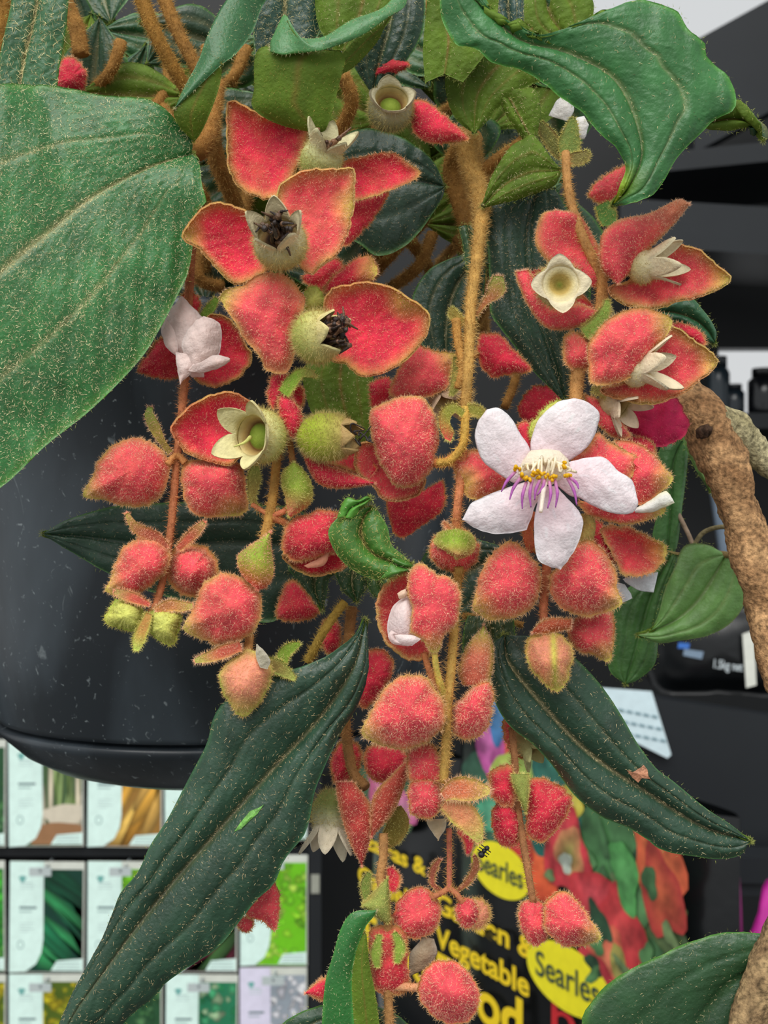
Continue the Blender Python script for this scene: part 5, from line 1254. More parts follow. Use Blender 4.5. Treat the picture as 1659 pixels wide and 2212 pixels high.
mark(LEAF_LONG, [(506, 1796), (520, 1776), (540, 1752), (560, 1744), (570, 1738), (556, 1758), (540, 1772), (522, 1790)], 'scratch', (110, 168, 76), 0.15)

# ------------------------------------------------------------------ bare branch beside the flowers
M_BARK = material('flaky_bark', 0.85, 0.2, 0.6, 1100, 0, 1.0, 1600)
BRANCH = empty('woody_branch', W(1560, 980, 236))
tag(BRANCH, 'bare tan woody branch with flaking bark and a lichen-grey fork', 'branch')
def bark(pts, r, col, name, parent, lump=0.16):
    g = Geo()
    P3 = np.array([W(*p) for p in pts])
    n = len(P3) * 12
    P = catmull3(P3, n)
    rr = np.interp(np.linspace(0, 1, n), np.linspace(0, 1, len(r)), r) / 1000.0
    t = unit(np.gradient(P, axis=0)); ref = np.array([0.2, 0.95, 0.1])
    a = unit(np.cross(t, ref)); b = np.cross(t, a)
    m = 28
    th = np.linspace(0, 2 * math.pi, m, endpoint=False)
    ring = np.cos(th)[None, :, None] * a[:, None] + np.sin(th)[None, :, None] * b[:, None]
    V = (P[:, None] + ring * rr[:, None, None]).reshape(-1, 3)
    k = 1 + lump * vnoise(V, 350, 2) + lump * 0.5 * vnoise(V, 1100, 4)
    V = (P[:, None] + ring * (rr[:, None] * k.reshape(n, m))[..., None]).reshape(-1, 3)
    w = np.clip(0.5 + 0.6 * vnoise(V, 260, 9), 0, 1)[:, None]
    c = lin(col[0]) * w + lin(col[1]) * (1 - w)
    cap = np.vstack([P[0], P[-1]])
    j = np.arange(m)
    g.add(np.vstack([V, cap]), T=np.vstack([np.stack([np.full(m, n * m), (j + 1) % m, j], 1), np.stack([np.full(m, n * m + 1), (n - 1) * m + j, (n - 1) * m + (j + 1) % m], 1)]), Q=grid_quads(n, m, True), col=np.vstack([c, c[:1], c[-1:]]))
    return g.build(name, M_BARK, parent)
bark([(1440, 790, 240), (1480, 850, 238), (1520, 905, 236), (1560, 990, 235), (1590, 1080, 234), (1625, 1200, 233), (1660, 1320, 232), (1690, 1460, 230), (1760, 1650, 226), (1820, 1850, 222)], [3.2, 4.0, 4.6, 4.0, 3.9, 3.7, 3.6, 3.4, 3.3, 3.2], ((190, 150, 106), (140, 104, 70)), 'main_branch', BRANCH)
bark([(1512, 900, 235), (1565, 918, 236), (1612, 950, 238), (1660, 1000, 239), (1780, 1100, 241)], [3.0, 3.3, 2.6, 2.5, 2.4], ((186, 176, 138), (150, 140, 104)), 'side_branch', BRANCH)
o = bark([(1512, 925, 232.2), (1520, 934, 231.8), (1526, 944, 232.4)], [0.9, 1.6, 0.7], ((84, 62, 46), (60, 44, 34)), 'knot', BRANCH, 0.6)
TWIG = empty('woody_twig', W(1640, 2140, 211))
tag(TWIG, 'short brown bark-covered twig crossing the broad dark leaf', 'branch')
bark([(1850, 1700, 222), (1740, 1900, 216), (1668, 2070, 212), (1640, 2150, 211), (1612, 2240, 210)], [2.8, 2.9, 3.0, 3.2, 3.3], ((170, 144, 104), (112, 90, 64)), 'bark_stem', TWIG)

# ------------------------------------------------------------------ smooth-leaved plant behind
VINE = empty('smooth_leaf_plant', W(1480, 1200, 262))
tag(VINE, 'smooth heart-leaved shoot hanging behind the pink flowers and branch', 'plant')
kw = dict(parent=VINE, dens=0.25, hl=0.4, hcol=(150, 150, 110))
leaf([(1568, 1196), (1552, 1188), (1519, 1174), (1478, 1180), (1458, 1222), (1438, 1270), (1422, 1327), (1401, 1366), (1376, 1372)], [(1566, 1200), (1545, 1240), (1505, 1300), (1450, 1345), (1376, 1372)], [(1572, 1196), (1609, 1205), (1622, 1245), (1613, 1290), (1585, 1339), (1536, 1371), (1462, 1385), (1422, 1389), (1377, 1373)], 254, label='smooth mid-green heart-shaped leaf with pale curved veins', top=(112, 158, 84), vein=(170, 180, 116), edge=(110, 120, 70), bow=1.6, side_vein=0.6, **kw)
leaf([(1475, 930), (1440, 950), (1420, 990), (1424, 1087), (1410, 1168), (1440, 1210)], [(1480, 940), (1455, 1000), (1450, 1090), (1440, 1210)], [(1490, 940), (1480, 1046), (1472, 1107), (1462, 1180), (1442, 1210)], 266, top=(72, 116, 62), vein=(100, 136, 84), side=0, **kw)
leaf([(1472, 930), (1478, 960), (1503, 1017), (1536, 1064)], [(1490, 940), (1510, 990), (1537, 1064)], [(1505, 940), (1524, 970), (1545, 1035), (1538, 1064)], 262, top=(104, 138, 74), vein=(130, 156, 96), side=0, **kw)
leaf([(1440, 1190), (1380, 1250), (1330, 1300), (1318, 1380), (1316, 1445), (1349, 1478)], [(1450, 1195), (1410, 1280), (1380, 1380), (1350, 1478)], [(1466, 1200), (1440, 1290), (1424, 1375), (1415, 1432), (1383, 1466), (1351, 1479)], 263, label='smooth long leaf behind the heart-shaped leaf', top=(72, 116, 58), vein=(100, 136, 80), **kw)
leaf([(1568, 1095), (1564, 1120), (1580, 1160), (1600, 1186)], [(1575, 1100), (1585, 1140), (1600, 1186)], [(1585, 1100), (1600, 1140), (1602, 1186)], 264, top=(206, 214, 160), vein=(206, 214, 170), side=0, **kw)
leaf([(1600, 1220), (1610, 1270), (1620, 1330)], [(1640, 1230), (1650, 1290), (1640, 1350)], [(1690, 1230), (1700, 1300), (1660, 1360)], 266, top=(64, 104, 60), side=0, **kw)
stem([(1460, 1100, 266), (1485, 1150, 264), (1498, 1180, 262)], 0.5, parent=VINE, hairy=False, col=(150, 130, 110))
stem([(1498, 1180, 262), (1520, 1150, 262), (1560, 1138, 260), (1600, 1145, 258)], 0.5, parent=VINE, hairy=False, col=(120, 110, 80))
stem([(1440, 1195, 266), (1470, 1200, 264), (1510, 1190, 260), (1566, 1198, 254), (1620, 1200, 252)], 0.7, parent=VINE, hairy=False, col=(140, 120, 80))
stem([(1480, 935, 266), (1450, 880, 262), (1400, 830, 252), (1330, 700, 250), (1240, 520, 254), (1120, 330, 264)], 0.9, parent=VINE, hairy=False, col=(110, 100, 70))

# ------------------------------------------------------------------ seed packet rack
D_P = 1400.0
def at(x, y, d=D_P): return W(x, y, d)
RACK = empty('seed_rack', at(300, 2500, D_P + 30))
tag(RACK, 'black metal rack holding rows of hanging seed packets', 'display rack')
def frame_box(name, x0, y0, x1, y1, d0, d1, col, parent, mat=None):
    a, b = W(x0, y1, d0), W(x1, y0, d0)
    return box(name, (a[0], d0 / 1000, a[2]), (b[0], d1 / 1000, b[2]), col, mat or M_BLACK, parent)
frame_box('back_panel', -900, 1100, 690, 2700, D_P + 28, D_P + 40, (16, 18, 20), RACK)
for x0, x1 in ((668, 694), (-900, -870)):
    frame_box('post', x0, 1100, x1, 2700, D_P - 5, D_P + 28, (26, 29, 32), RACK)
for y in (1600, 1842, 2090, 2340):
    frame_box('rail', -880, y - 12, 668, y + 8, D_P + 10, D_P + 28, (24, 27, 30), RACK)
frame_box('price_strip', 672, 1890, 690, 1930, D_P - 7, D_P - 5, (150, 152, 140), RACK, M_PRINT)

def flat(geo, O, ex, ey, pts, z, col, nrm):
    """a flat printed shape: pts in mm on a face with origin O and axes ex (right), ey (up); lifted z mm along nrm"""
    pts = np.array(pts, float)
    V = O + pts[:, :1] / 1000 * ex + pts[:, 1:2] / 1000 * ey + nrm * z / 1000
    c = V.mean(0)
    n = len(V)
    col = np.asarray(col, float)
    cc = np.vstack([np.repeat(lin(col)[None], n + 1, 0)]) if col.ndim == 1 else np.vstack([lin(col[0])[None].repeat(n, 0), lin(col[1])[None]])
    geo.add(np.vstack([V, c]), T=np.stack([np.arange(n), (np.arange(n) + 1) % n, np.full(n, n)], 1), col=cc)
def ell(cx, cy, rx, ry, rot=0, n=28, irr=0.0, seed=0):
    t = np.linspace(0, 2 * math.pi, n, endpoint=False)
    k = 1 + irr * np.sin(t * 3 + seed) + irr * 0.6 * np.sin(t * 5 + 2 * seed)
    x, y = rx * np.cos(t) * k, ry * np.sin(t) * k
    return np.stack([cx + x * math.cos(rot) - y * math.sin(rot), cy + x * math.sin(rot) + y * math.cos(rot)], 1)
def clip_rect(P, x0, y0, x1, y1):
    P = np.array(P, float)
    return np.stack([np.clip(P[:, 0], x0, x1), np.clip(P[:, 1], y0, y1)], 1)

def text(body, O, ex, ey, nrm, x, y, size, col, parent, z=0.6, bold=0.0, sx=1.0, name='lettering', mat=None, align='LEFT', fit=None):
    cu = bpy.data.curves.new(name, 'FONT')
    cu.body = body
    cu.size = size / 1000.0
    cu.offset = bold / 1000.0
    cu.align_x = align
    cu.extrude = 0.00005
    tmp = bpy.data.objects.new(name, cu)
    C.objects.link(tmp)
    dg = bpy.context.evaluated_depsgraph_get()
    me = bpy.data.meshes.new_from_object(tmp.evaluated_get(dg))
    bpy.data.objects.remove(tmp)
    co = np.empty(len(me.vertices) * 3)
    me.vertices.foreach_get('co', co)
    co = co.reshape(-1, 3)
    if fit:
        sx = fit / 1000.0 / max(np.ptp(co[:, 0]), 1e-6)
    Pw = co[:, :1] * sx * ex + co[:, 1:2] * ey + co[:, 2:] * nrm
    pos = O + ex * x / 1000 + ey * y / 1000 + nrm * z / 1000
    me.vertices.foreach_set('co', Pw.ravel())
    me.materials.clear()
    o = bpy.data.objects.new(name, me)
    C.objects.link(o)
    o.parent = parent
    o.location = pos - wloc(parent)
    m = bpy.data.materials.get('ink_%d_%d_%d' % tuple(col)) or material('ink_%d_%d_%d' % tuple(col), 0.45, 0.3, 0.0, col=col)
    me.materials.append(m)
    me.update()
    return o

KINDS = {  # picture colours: ground, shapes
    'leeks': ((70, 96, 60), [(150, 176, 110), (120, 150, 80), (206, 196, 170)]),
    'corn': ((150, 110, 50), [(214, 160, 64), (196, 140, 50), (230, 180, 90)]),
    'zucchini': ((20, 60, 48), [(30, 110, 72), (50, 140, 84), (24, 86, 60)]),
    'lettuce': ((110, 190, 30), [(150, 216, 50), (120, 200, 40), (176, 226, 80)]),
    'peas': ((40, 120, 50), [(70, 170, 60), (50, 140, 50), (110, 190, 80)]),
    'marigold': ((80, 100, 30), [(206, 190, 40), (170, 170, 40), (120, 140, 40)]),
    'herbs': ((40, 120, 84), [(70, 160, 110), (150, 180, 140), (40, 130, 80)]),
    'alyssum': ((150, 160, 170), [(226, 226, 236), (206, 210, 220), (240, 240, 246)]),
    'beet': ((60, 30, 34), [(130, 40, 60), (90, 30, 46), (60, 96, 50)]),
    'kale': ((40, 80, 50), [(70, 120, 70), (90, 140, 90), (50, 100, 60)]),
}
def packet(x0, y0, x1, y1, kind, label, paper=(216, 238, 232), title=True):
    a = at(x0, y1); w = (x1 - x0) * D_P / FPX / 1000; h = (y1 - y0) * D_P / FPX / 1000
    root = empty('seed_packet', (a[0] + w / 2, D_P / 1000, a[2]))
    tag(root, label, 'seed packet', 'seed packets on the black rack')
    ex, ey, nr = np.array([1., 0, 0]), np.array([0, 0, 1.]), np.array([0, -1., 0])
    tilt = rng.uniform(-0.012, 0.012)
    ex = np.array([math.cos(tilt), 0, math.sin(tilt)]); ey = np.array([-math.sin(tilt), 0, math.cos(tilt)])
    wm, hm = w * 1000, h * 1000
    # pouch: flat pillow
    nu, nv = 9, 13
    U, V_ = np.meshgrid(np.linspace(0, 1, nu), np.linspace(0, 1, nv), indexing='ij')
    bul = 3.2 * (np.sin(np.pi * U) * np.sin(np.pi * V_)) ** 0.6
    g = Geo()
    for sgn in (1, -1):
        P = a + (U * w)[..., None] * ex + (V_ * h)[..., None] * ey + nr * (sgn * bul[..., None] * (0.12 if sgn > 0 else 0.9) + 0.2 * sgn) / 1000
        Q = grid_quads(nu, nv)
        g.add(P.reshape(-1, 3), Q=Q if sgn < 0 else Q[:, ::-1], col=(206, 210, 200))
    g.build('pouch', M_PRINT, root)
    ground, cols = KINDS[kind]
    g = Geo()
    z = 0.75
    flat(g, a, ex, ey, [(wm * .02, hm * .01), (wm * .98, hm * .01), (wm * .98, hm * .93), (wm * .02, hm * .93)], z, ground, nr)
    r = np.random.default_rng(int(x0 * 3 + y0))
    lx0, ly0, lx1, ly1 = wm * .03, hm * .02, wm * .98, hm * .92
    zz = z
    if kind in ('zucchini', 'leeks', 'corn', 'beet'):
        for k in range(13):
            zz += 0.02
            rot = {'zucchini': -0.72, 'leeks': 1.5, 'corn': 1.05, 'beet': 0.9}[kind] + r.normal() * 0.08
            cx, cy = r.uniform(wm * .35, wm), r.uniform(hm * .05, hm * .9)
            c = np.array(cols[k % 3]) * r.uniform(0.8, 1.1)
            flat(g, a, ex, ey, clip_rect(ell(cx, cy, hm * .42, wm * (.085 if kind != 'leeks' else .035), rot), lx0, ly0, lx1, ly1), zz, np.array([c * 0.6, np.minimum(c * 1.15, 255)]), nr)
        if kind == 'leeks':
            flat(g, a, ex, ey, clip_rect(ell(wm * .75, hm * .3, wm * .3, hm * .1, 0.1, irr=.1), lx0, ly0, lx1, ly1), zz + .02, (206, 196, 176), nr)
            flat(g, a, ex, ey, clip_rect(ell(wm * .6, hm * .1, wm * .4, hm * .13, 0.1, irr=.1), lx0, ly0, lx1, ly1), zz + .04, (150, 110, 76), nr)
    else:
        for k in range(70):
            zz += 0.006
            cx, cy = r.uniform(wm * .3, wm), r.uniform(0, hm * .92)
            c = np.array(cols[k % 3]) * r.uniform(0.7, 1.1)
            flat(g, a, ex, ey, clip_rect(ell(cx, cy, wm * r.uniform(.03, .1), wm * r.uniform(.03, .08), r.uniform(0, 3), 12, .2, k), lx0, ly0, lx1, ly1), zz, np.clip(np.array([c * 0.75, c * 1.15]), 0, 255), nr)
    g.build('picture', M_PRINT, root, smooth=False)
    g = Geo()
    zl = zz + 0.05
    lab = [(wm * .0, 0), (wm * .22, hm * .01), (wm * .36, hm * .08), (wm * .43, hm * .18), (wm * .455, hm * .3), (wm * .455, hm), (0, hm)]
    flat(g, a, ex, ey, lab, zl, paper, nr)
    g.build('label_panel', M_PRINT, root, smooth=False)
    g = Geo()
    flat(g, a, ex, ey, [(wm * .56, hm * .02), (wm * .985, hm * .02), (wm * .985, hm * .13), (wm * .64, hm * .11)], zl, paper, nr)
    g.build('base_panel', M_PRINT, root, smooth=False)
    g = Geo()
    ink = (120, 150, 150)
    for yy, ln, th in ((.80, .16, .010), (.78, .2, .006), (.755, .18, .006), (.44, .2, .006), (.415, .16, .006), (.39, .19, .006), (.365, .12, .006)):
        flat(g, a, ex, ey, [(wm * .14, hm * yy), (wm * (.14 + ln), hm * yy), (wm * (.14 + ln), hm * (yy + th)), (wm * .14, hm * (yy + th))], zl + .05, (176, 198, 196), nr)
    for k in range(3):
        flat(g, a, ex, ey, [(wm * .62, hm * (.035 + .028 * k)), (wm * .95, hm * (.035 + .028 * k)), (wm * .95, hm * (.042 + .028 * k)), (wm * .64, hm * (.042 + .028 * k))], zl + .05, (140, 160, 160), nr)
    if title:
        flat(g, a, ex, ey, [(wm * .13, hm * .575), (wm * .36, hm * .575), (wm * .36, hm * .595), (wm * .13, hm * .595)], zl + .05, (96, 120, 124), nr)
        flat(g, a, ex, ey, [(wm * .13, hm * .545), (wm * .3, hm * .545), (wm * .3, hm * .553), (wm * .13, hm * .553)], zl + .05, ink, nr)
    flat(g, a, ex, ey, ell(wm * .17, hm * .845, wm * .045, wm * .045, irr=.15), zl + .05, (110, 170, 164), nr)
    flat(g, a, ex, ey, ell(wm * .15, hm * .25, wm * .05, wm * .06), zl + .05, (150, 180, 176), nr)
    flat(g, a, ex, ey, ell(wm * .15, hm * .25, wm * .035, wm * .045), zl + .08, paper, nr)
    tag(g.build('small_print', M_PRINT, root, smooth=False), kind='stuff')
    # peg hook the packet hangs from
    hk = empty('peg_hook', at((x0 + x1) / 2, y0 + 10, D_P + 15))
    tag(hk, label.replace('seed packet picturing', 'clear hook above packet picturing'), 'hook', 'peg hooks on the black rack')
    g = Geo()
    p = at((x0 + x1) / 2 + 4, y0 + 8)
    tube_geo(g, [p + np.array([0, 0.029, 0.004]), p, p + np.array([0, -0.03, 0.001]), p + np.array([0, -0.036, 0.006])], 1.2, (150, 160, 162), sides=8)
    g.build('prong', M_PAINT, hk)
    g = Geo()
    box_geo(g, p + np.array([-0.012, -0.034, -0.003]), p + np.array([0.012, -0.032, 0.006]), (176, 186, 186))
    g.build('tag_holder', M_PAINT, hk, smooth=False)

cols_x = [(-148, 12), (20, 181), (189, 350), (357, 512), (519, 664)]
rows = {1597: ['kale', 'leeks', 'corn', 'herbs', 'peas'], 1860: ['peas', 'zucchini', 'lettuce', 'beet', 'lettuce'], 2104: ['marigold', 'marigold', 'kale', 'herbs', 'alyssum']}
names = {'kale': 'kale', 'leeks': 'pale leeks and soil', 'corn': 'golden corn cobs', 'herbs': 'blue-green herbs', 'peas': 'green peas', 'zucchini': 'dark zucchini', 'lettuce': 'bright lettuce', 'beet': 'dark beetroot', 'marigold': 'yellow-green blooms', 'alyssum': 'white alyssum'}
rown = {1597: 'top row', 1860: 'middle row', 2104: 'bottom row'}
done_labels = set()
for y0, ks in rows.items():
    for (x0, x1), kd in zip(cols_x, ks):
        lab = 'seed packet picturing %s, %s of the black rack' % (names[kd], rown[y0])
        if lab in done_labels:
            lab = 'seed packet picturing %s, %s, beside the rack post' % (names[kd], rown[y0]) if x0 > 400 else 'seed packet picturing %s, %s, two packets from the zucchini one' % (names[kd], rown[y0])
            if kd == 'marigold': lab = 'fully visible seed packet picturing yellow-green blooms in the bottom row'
        done_labels.add(lab)
        dy = -14 if x0 > 500 else 0
        packet(x0, y0 + dy, x1, y0 + dy + (232 if y0 != 1860 else 240), kd, lab, (216, 212, 232) if kd == 'alyssum' else (214, 240, 232))

# ------------------------------------------------------------------ fertiliser bags standing obliquely on a low shelf
TH = math.radians(60)
EU = np.array([math.cos(TH), -math.sin(TH), 0.0])      # along the faces, towards the viewer
EV = np.array([0.0, 0.0, 1.0])
EN = np.array([-math.sin(TH), -math.cos(TH), 0.0])      # out of the faces
M_BAG = material('glossy_bag_film', 0.28, 0.5, 0.1, 30, 0, 0.6, 60)
YEL, BLK, RED = (240, 206, 36), (18, 20, 22), (206, 52, 50)
def bag(name_label, O, w, h, thick=60):
    """O = lower far corner of the front face (metres); w, h in mm"""
    root = empty('fertiliser_bag', O + EU * w / 2000 - EN * thick / 2000)
    tag(root, name_label, 'bag')
    nu, nv = 15, 19
    U, V_ = np.meshgrid(np.linspace(0, 1, nu), np.linspace(0, 1, nv), indexing='ij')
    g = Geo()
    bul = (np.clip(np.sin(np.pi * U), 0, 1) * np.clip(np.sin(np.pi * (V_ * 0.93 + 0.02)), 0, 1)) ** 0.45
    crk = 1.2 * vnoise(np.stack([U.ravel(), V_.ravel()], 1), 14, 4).reshape(U.shape)
    for sgn in (1, -1):
        P = O - EN * thick / 2000 + (U * w / 1000)[..., None] * EU + (V_ * h / 1000)[..., None] * EV + EN * (sgn * (bul * thick / 2 + crk * 0.3))[..., None] / 1000
        Q = grid_quads(nu, nv)
        g.add(P.reshape(-1, 3), Q=Q if sgn > 0 else Q[:, ::-1], col=BLK)
    g.build('film_pouch', M_BAG, root)
    return root
def oval(root, O, x, y, rx, ry, word, size, rot=0.0):
    g = Geo()
    flat(g, O, EU, EV, ell(x, y, rx, ry, rot, 40), 4.2, (238, 226, 40), EN)
    g.build('logo_oval', M_PRINT, root, smooth=False)
    text(word, O, EU, EV, EN, x, y - size * 0.3, size, (52, 72, 60), root, 4.8, 0.25, 1.0, 'logo_word', align='CENTER')
def blotch(root, O, items, name='printed_picture'):
    g = Geo()
    for k, (x, y, rx, ry, rot, c0, c1) in enumerate(items):
        flat(g, O, EU, EV, ell(x, y, rx, ry, rot, 26, .16, k), 2.6 + 0.03 * k, np.array([c0, c1], float) * 0.82 + 18, EN)
    return g.build(name, M_PHOTO, root, smooth=False)

def face_origin(px, py, d):
    return W(px, py, d)
def solve_d(px, O):
    """distance along the view where pixel column px meets the vertical face plane through O"""
    r = np.array([(px - CX) / FPX, 1.0])
    n = EN[:2]
    return float((O[:2] @ n) / (r @ n) * 1000)
def face_uv(px, py, O):
    d = solve_d(px, O)
    P = W(px, py, d) - O
    return float(P @ EU * 1000), float(P @ EV * 1000)

OB = W(990, 2230, 985)            # a point on the common front plane of the row
def plane_pt(px, py):
    return W(px, py, solve_d(px, OB))

def uvp(px, py):
    return face_uv(px, py, OB)
SHELF_V = -72.0
def bag_at(label, u0, u1, v1, back=0.0):
    O = OB + EU * u0 / 1000 + EV * SHELF_V / 1000 - EN * back / 1000
    return bag(label, O, u1 - u0, v1 - SHELF_V), OB - EN * back / 1000
Z4 = 2.2
# far bag
BA, OA = bag_at('black fertiliser bag lettered for azaleas and camellias, farthest along the low shelf', -172, -38, 205, 0)
text('Azaleas &', OA, EU, EV, EN, -165, 112, 19, YEL, BA, Z4, 0.5, fit=122)
text('Camellia', OA, EU, EV, EN, -160, 78, 22, YEL, BA, Z4, 0.5, fit=116)
text('Food', OA, EU, EV, EN, -150, 22, 46, YEL, BA, Z4, 1.0, fit=104)
blotch(BA, OA, [(-105, 165, 60, 26, 0, (40, 70, 40), (60, 100, 56)), (-120, 168, 22, 18, 0, (190, 60, 120), (230, 130, 170)), (-80, 160, 20, 16, 0, (200, 80, 140), (236, 150, 190))])
# middle bag
BB, OB2 = bag_at('black fertiliser bag reading Garden and Vegetable Food in yellow', -34, 112, 268, 0)
text('Garden &', OB2, EU, EV, EN, -30, 88, 22, YEL, BB, Z4, 0.6, fit=134)
text('Vegetable', OB2, EU, EV, EN, -29, 60, 24, YEL, BB, Z4, 0.6, fit=126)
text('Food', OB2, EU, EV, EN, -31, 23, 46, YEL, BB, Z4, 1.2, fit=116)
its = []
for px, py, rx, ry, c0, c1 in ((1110, 1750, 55, 60, (40, 80, 60), (60, 110, 80)), (1090, 1640, 26, 20, (206, 60, 50), (226, 90, 70)), (1060, 1590, 18, 26, (190, 70, 150), (214, 110, 180)), (1085, 1530, 16, 30, (50, 110, 170), (90, 150, 206)), (1180, 1625, 34, 26, (150, 190, 60), (206, 216, 130)), (1100, 1660, 18, 12, (180, 206, 80), (206, 220, 110)), (1215, 1690, 26, 40, (30, 96, 84), (50, 120, 100)), (1180, 1870, 26, 24, (226, 70, 36), (240, 100, 50)), (1115, 1830, 20, 26, (206, 40, 40), (226, 60, 60)), (1190, 1800, 22, 16, (20, 90, 80), (30, 110, 96)), (1070, 1760, 22, 16, (60, 150, 110), (90, 170, 130)), (1230, 1730, 20, 12, (206, 190, 60), (226, 210, 90))):
    u, v = uvp(px, py)
    its.append((u, v, rx, ry, 0.2, c0, c1))
blotch(BB, OB2, its)
u, v = uvp(1090, 1878)
oval(BB, OB2, u, v, 37, 20, 'Searles', 21)
u, v = uvp(1000, 2010)
g = Geo()
flat(g, OB2, EU, EV, [(2, 58 - 40), (16, 58 - 40), (16, 100), (2, 100)], 1.9, (150, 160, 60), EN)
flat(g, OB2, EU, EV, [(3.5, 20), (14.5, 20), (14.5, 98), (3.5, 98)], 2.0, (60, 66, 66), EN)
# near bag
BC, OC = bag_at('fertiliser bag printed with cut tomatoes and a red word beside the green pouch', 116, 268, 222, 0)
its = []
for px, py, rx, ry, c0, c1 in ((1330, 1900, 66, 70, (50, 92, 50), (70, 130, 70)), (1380, 2050, 50, 60, (60, 84, 46), (90, 110, 60)), (1235, 1845, 30, 38, (196, 40, 50), (226, 66, 76)), (1240, 1840, 18, 22, (206, 120, 80), (150, 150, 70)), (1232, 1862, 8, 9, (206, 220, 196), (230, 240, 226)), (1290, 1930, 28, 20, (196, 40, 46), (220, 70, 80)), (1430, 1860, 26, 40, (206, 80, 44), (226, 110, 60)), (1440, 1930, 22, 34, (176, 44, 40), (206, 90, 50)), (1350, 2010, 30, 34, (196, 40, 46), (220, 66, 66)), (1320, 2080, 26, 30, (206, 84, 60), (226, 120, 84)), (1350, 2100, 8, 26, (150, 140, 60), (176, 170, 90)), (1360, 1890, 14, 30, (70, 150, 70), (90, 170, 90)), (1300, 2130, 22, 30, (186, 40, 50), (206, 60, 66))):
    u, v = uvp(px, py)
    its.append((u, v, rx * .85, ry * .8, 0.3, c0, c1))
rp = np.random.default_rng(5)
small = []
for k in range(70):
    x, y = rp.uniform(1180, 1480), rp.uniform(1800, 2120)
    u, v = uvp(x, y)
    if 122 < u < 262 and v < 212:
        c = np.array([(60, 110, 60), (90, 150, 84), (40, 80, 50), (120, 150, 90)][k % 4])
        small.append((u, v, rp.uniform(3, 9), rp.uniform(5, 16), rp.uniform(0, 3), c * 0.8, c))
its = its[:2] + small[:40] + its[2:] + small[40:52]
blotch(BC, OC, its)
u, v = uvp(1235, 2112)
oval(BC, OC, u, v, 46, 23, 'Searles', 25)
u, v = uvp(1148, 2215)
text('he', OC, EU, EV, EN, max(u, 118), v + 4, 44, (196, 44, 50), BC, Z4, 0.2, fit=62)
# shelf under the bags
g = Geo()
p = OB + EV * SHELF_V / 1000
for t0, t1 in ((0, 16),):
    c = [p + EU * a_ / 1000 + EN * b_ / 1000 - EV * z_ / 1000 for a_ in (-185, 330) for b_ in (60, -240) for z_ in (t0, t1)]
    g.add(np.array(c), Q=[(0, 1, 3, 2), (4, 6, 7, 5), (0, 4, 5, 1), (2, 3, 7, 6), (0, 2, 6, 4), (1, 5, 7, 3)], col=(24, 27, 30))
o = g.build('low_shelf', M_BLACK, None, smooth=False)
tag(o, 'black shelf board carrying the three fertiliser bags', 'shelf')

# ------------------------------------------------------------------ black shelving at the side
def slab(name, label, cat, x0, y0, x1, y1, d0, depth, col, mat=None, kind=None):
    a, b = W(x0, y1, d0), W(x1, y0, d0)
    o = box(name, (a[0], d0 / 1000, a[2]), (b[0], d0 / 1000 + depth, b[2]), col, mat or M_BLACK)
    return tag(o, label, cat, kind=kind)
UNIT = empty('shelf_unit', W(1800, 2600, 1250))
tag(UNIT, 'tall black metal shelving unit behind the branch and glossy leaf', 'shelving')
def upart(name, x0, y0, x1, y1, d0, depth, col, slope=0.0):
    a, b = W(x0, y1, d0), W(x1, y0, d0)
    g = Geo()
    box_geo(g, (a[0], d0 / 1000, a[2]), (b[0], d0 / 1000 + depth, b[2]), col)
    V = g.V[0]
    V[:, 2] += (V[:, 0] - a[0]) * slope
    return g.build(name, M_BLACK, UNIT, smooth=False)
upart('shelf_board', 1340, 428, 2400, 500, 1500, 0.3, (26, 30, 34), -0.06)
upart('shelf_lip', 1340, 500, 2400, 530, 1495, 0.02, (26, 30, 34), -0.06)
upart('shelf_board', 1420, 330, 2400, 372, 1600, 0.25, (26, 30, 34), 0.1)
upart('cross_beam', 1500, 88, 2400, 330, 1650, 0.05, (26, 30, 34), 0.55)
upart('shelf_board', 1380, 892, 2400, 925, 1680, 0.2, (26, 30, 34))
upart('shelf_panel', 1180, 1470, 2400, 1840, 1180, 0.03, (26, 30, 34), -0.16)
upart('shelf_lip', 1440, 1850, 2400, 1905, 1120, 0.04, (26, 30, 34), -0.02)
upart('shelf_board', 1300, 1905, 2400, 1935, 1125, 0.3, (26, 30, 34))
for x in (2050, 2380):
    upart('upright', x, -400, x + 60, 2700, 1450, 0.05, (26, 30, 34))
# sticker on the panel
def quad_plate(name, label, cat, pts, d, t, col, mat, parent=None):
    V = np.array([W(x, y, d) for x, y in pts])
    V2 = V + np.array([0, t, 0])
    g = Geo()
    n = len(pts)
    g.add(np.vstack([V, V2]), T=[(0, i + 1, i) for i in range(1, n - 1)] + [(n, n + i, n + i + 1) for i in range(1, n - 1)], Q=[(i, (i + 1) % n, n + (i + 1) % n, n + i) for i in range(n)], col=col)
    o = g.build(name, mat, parent, smooth=False)
    if label: tag(o, label, cat)
    return o
root = empty('price_ticket', W(1375, 1635, 1170))
tag(root, 'pale blue-white price ticket stuck slanting on the black shelf panel', 'price tag')
quad_plate('card', None, None, [(1298, 1486), (1408, 1494), (1450, 1630), (1442, 1638), (1345, 1590)], 1168, 0.002, (206, 226, 232), M_PRINT, root)
g = Geo()
for k in range(3):
    for q in range(5):
        x, y = 1335 + 18 * q + 9 * k, 1530 + 26 * k + 3.5 * q
        V = np.array([W(x, y, 1167.4), W(x + 13, y + 2.5, 1167.4), W(x + 14, y + 8.5, 1167.4), W(x + 1, y + 6, 1167.4)])
        g.add(V, Q=[(0, 3, 2, 1)], col=(120, 150, 160))
g.build('printed_lines', M_PRINT, root, smooth=False)
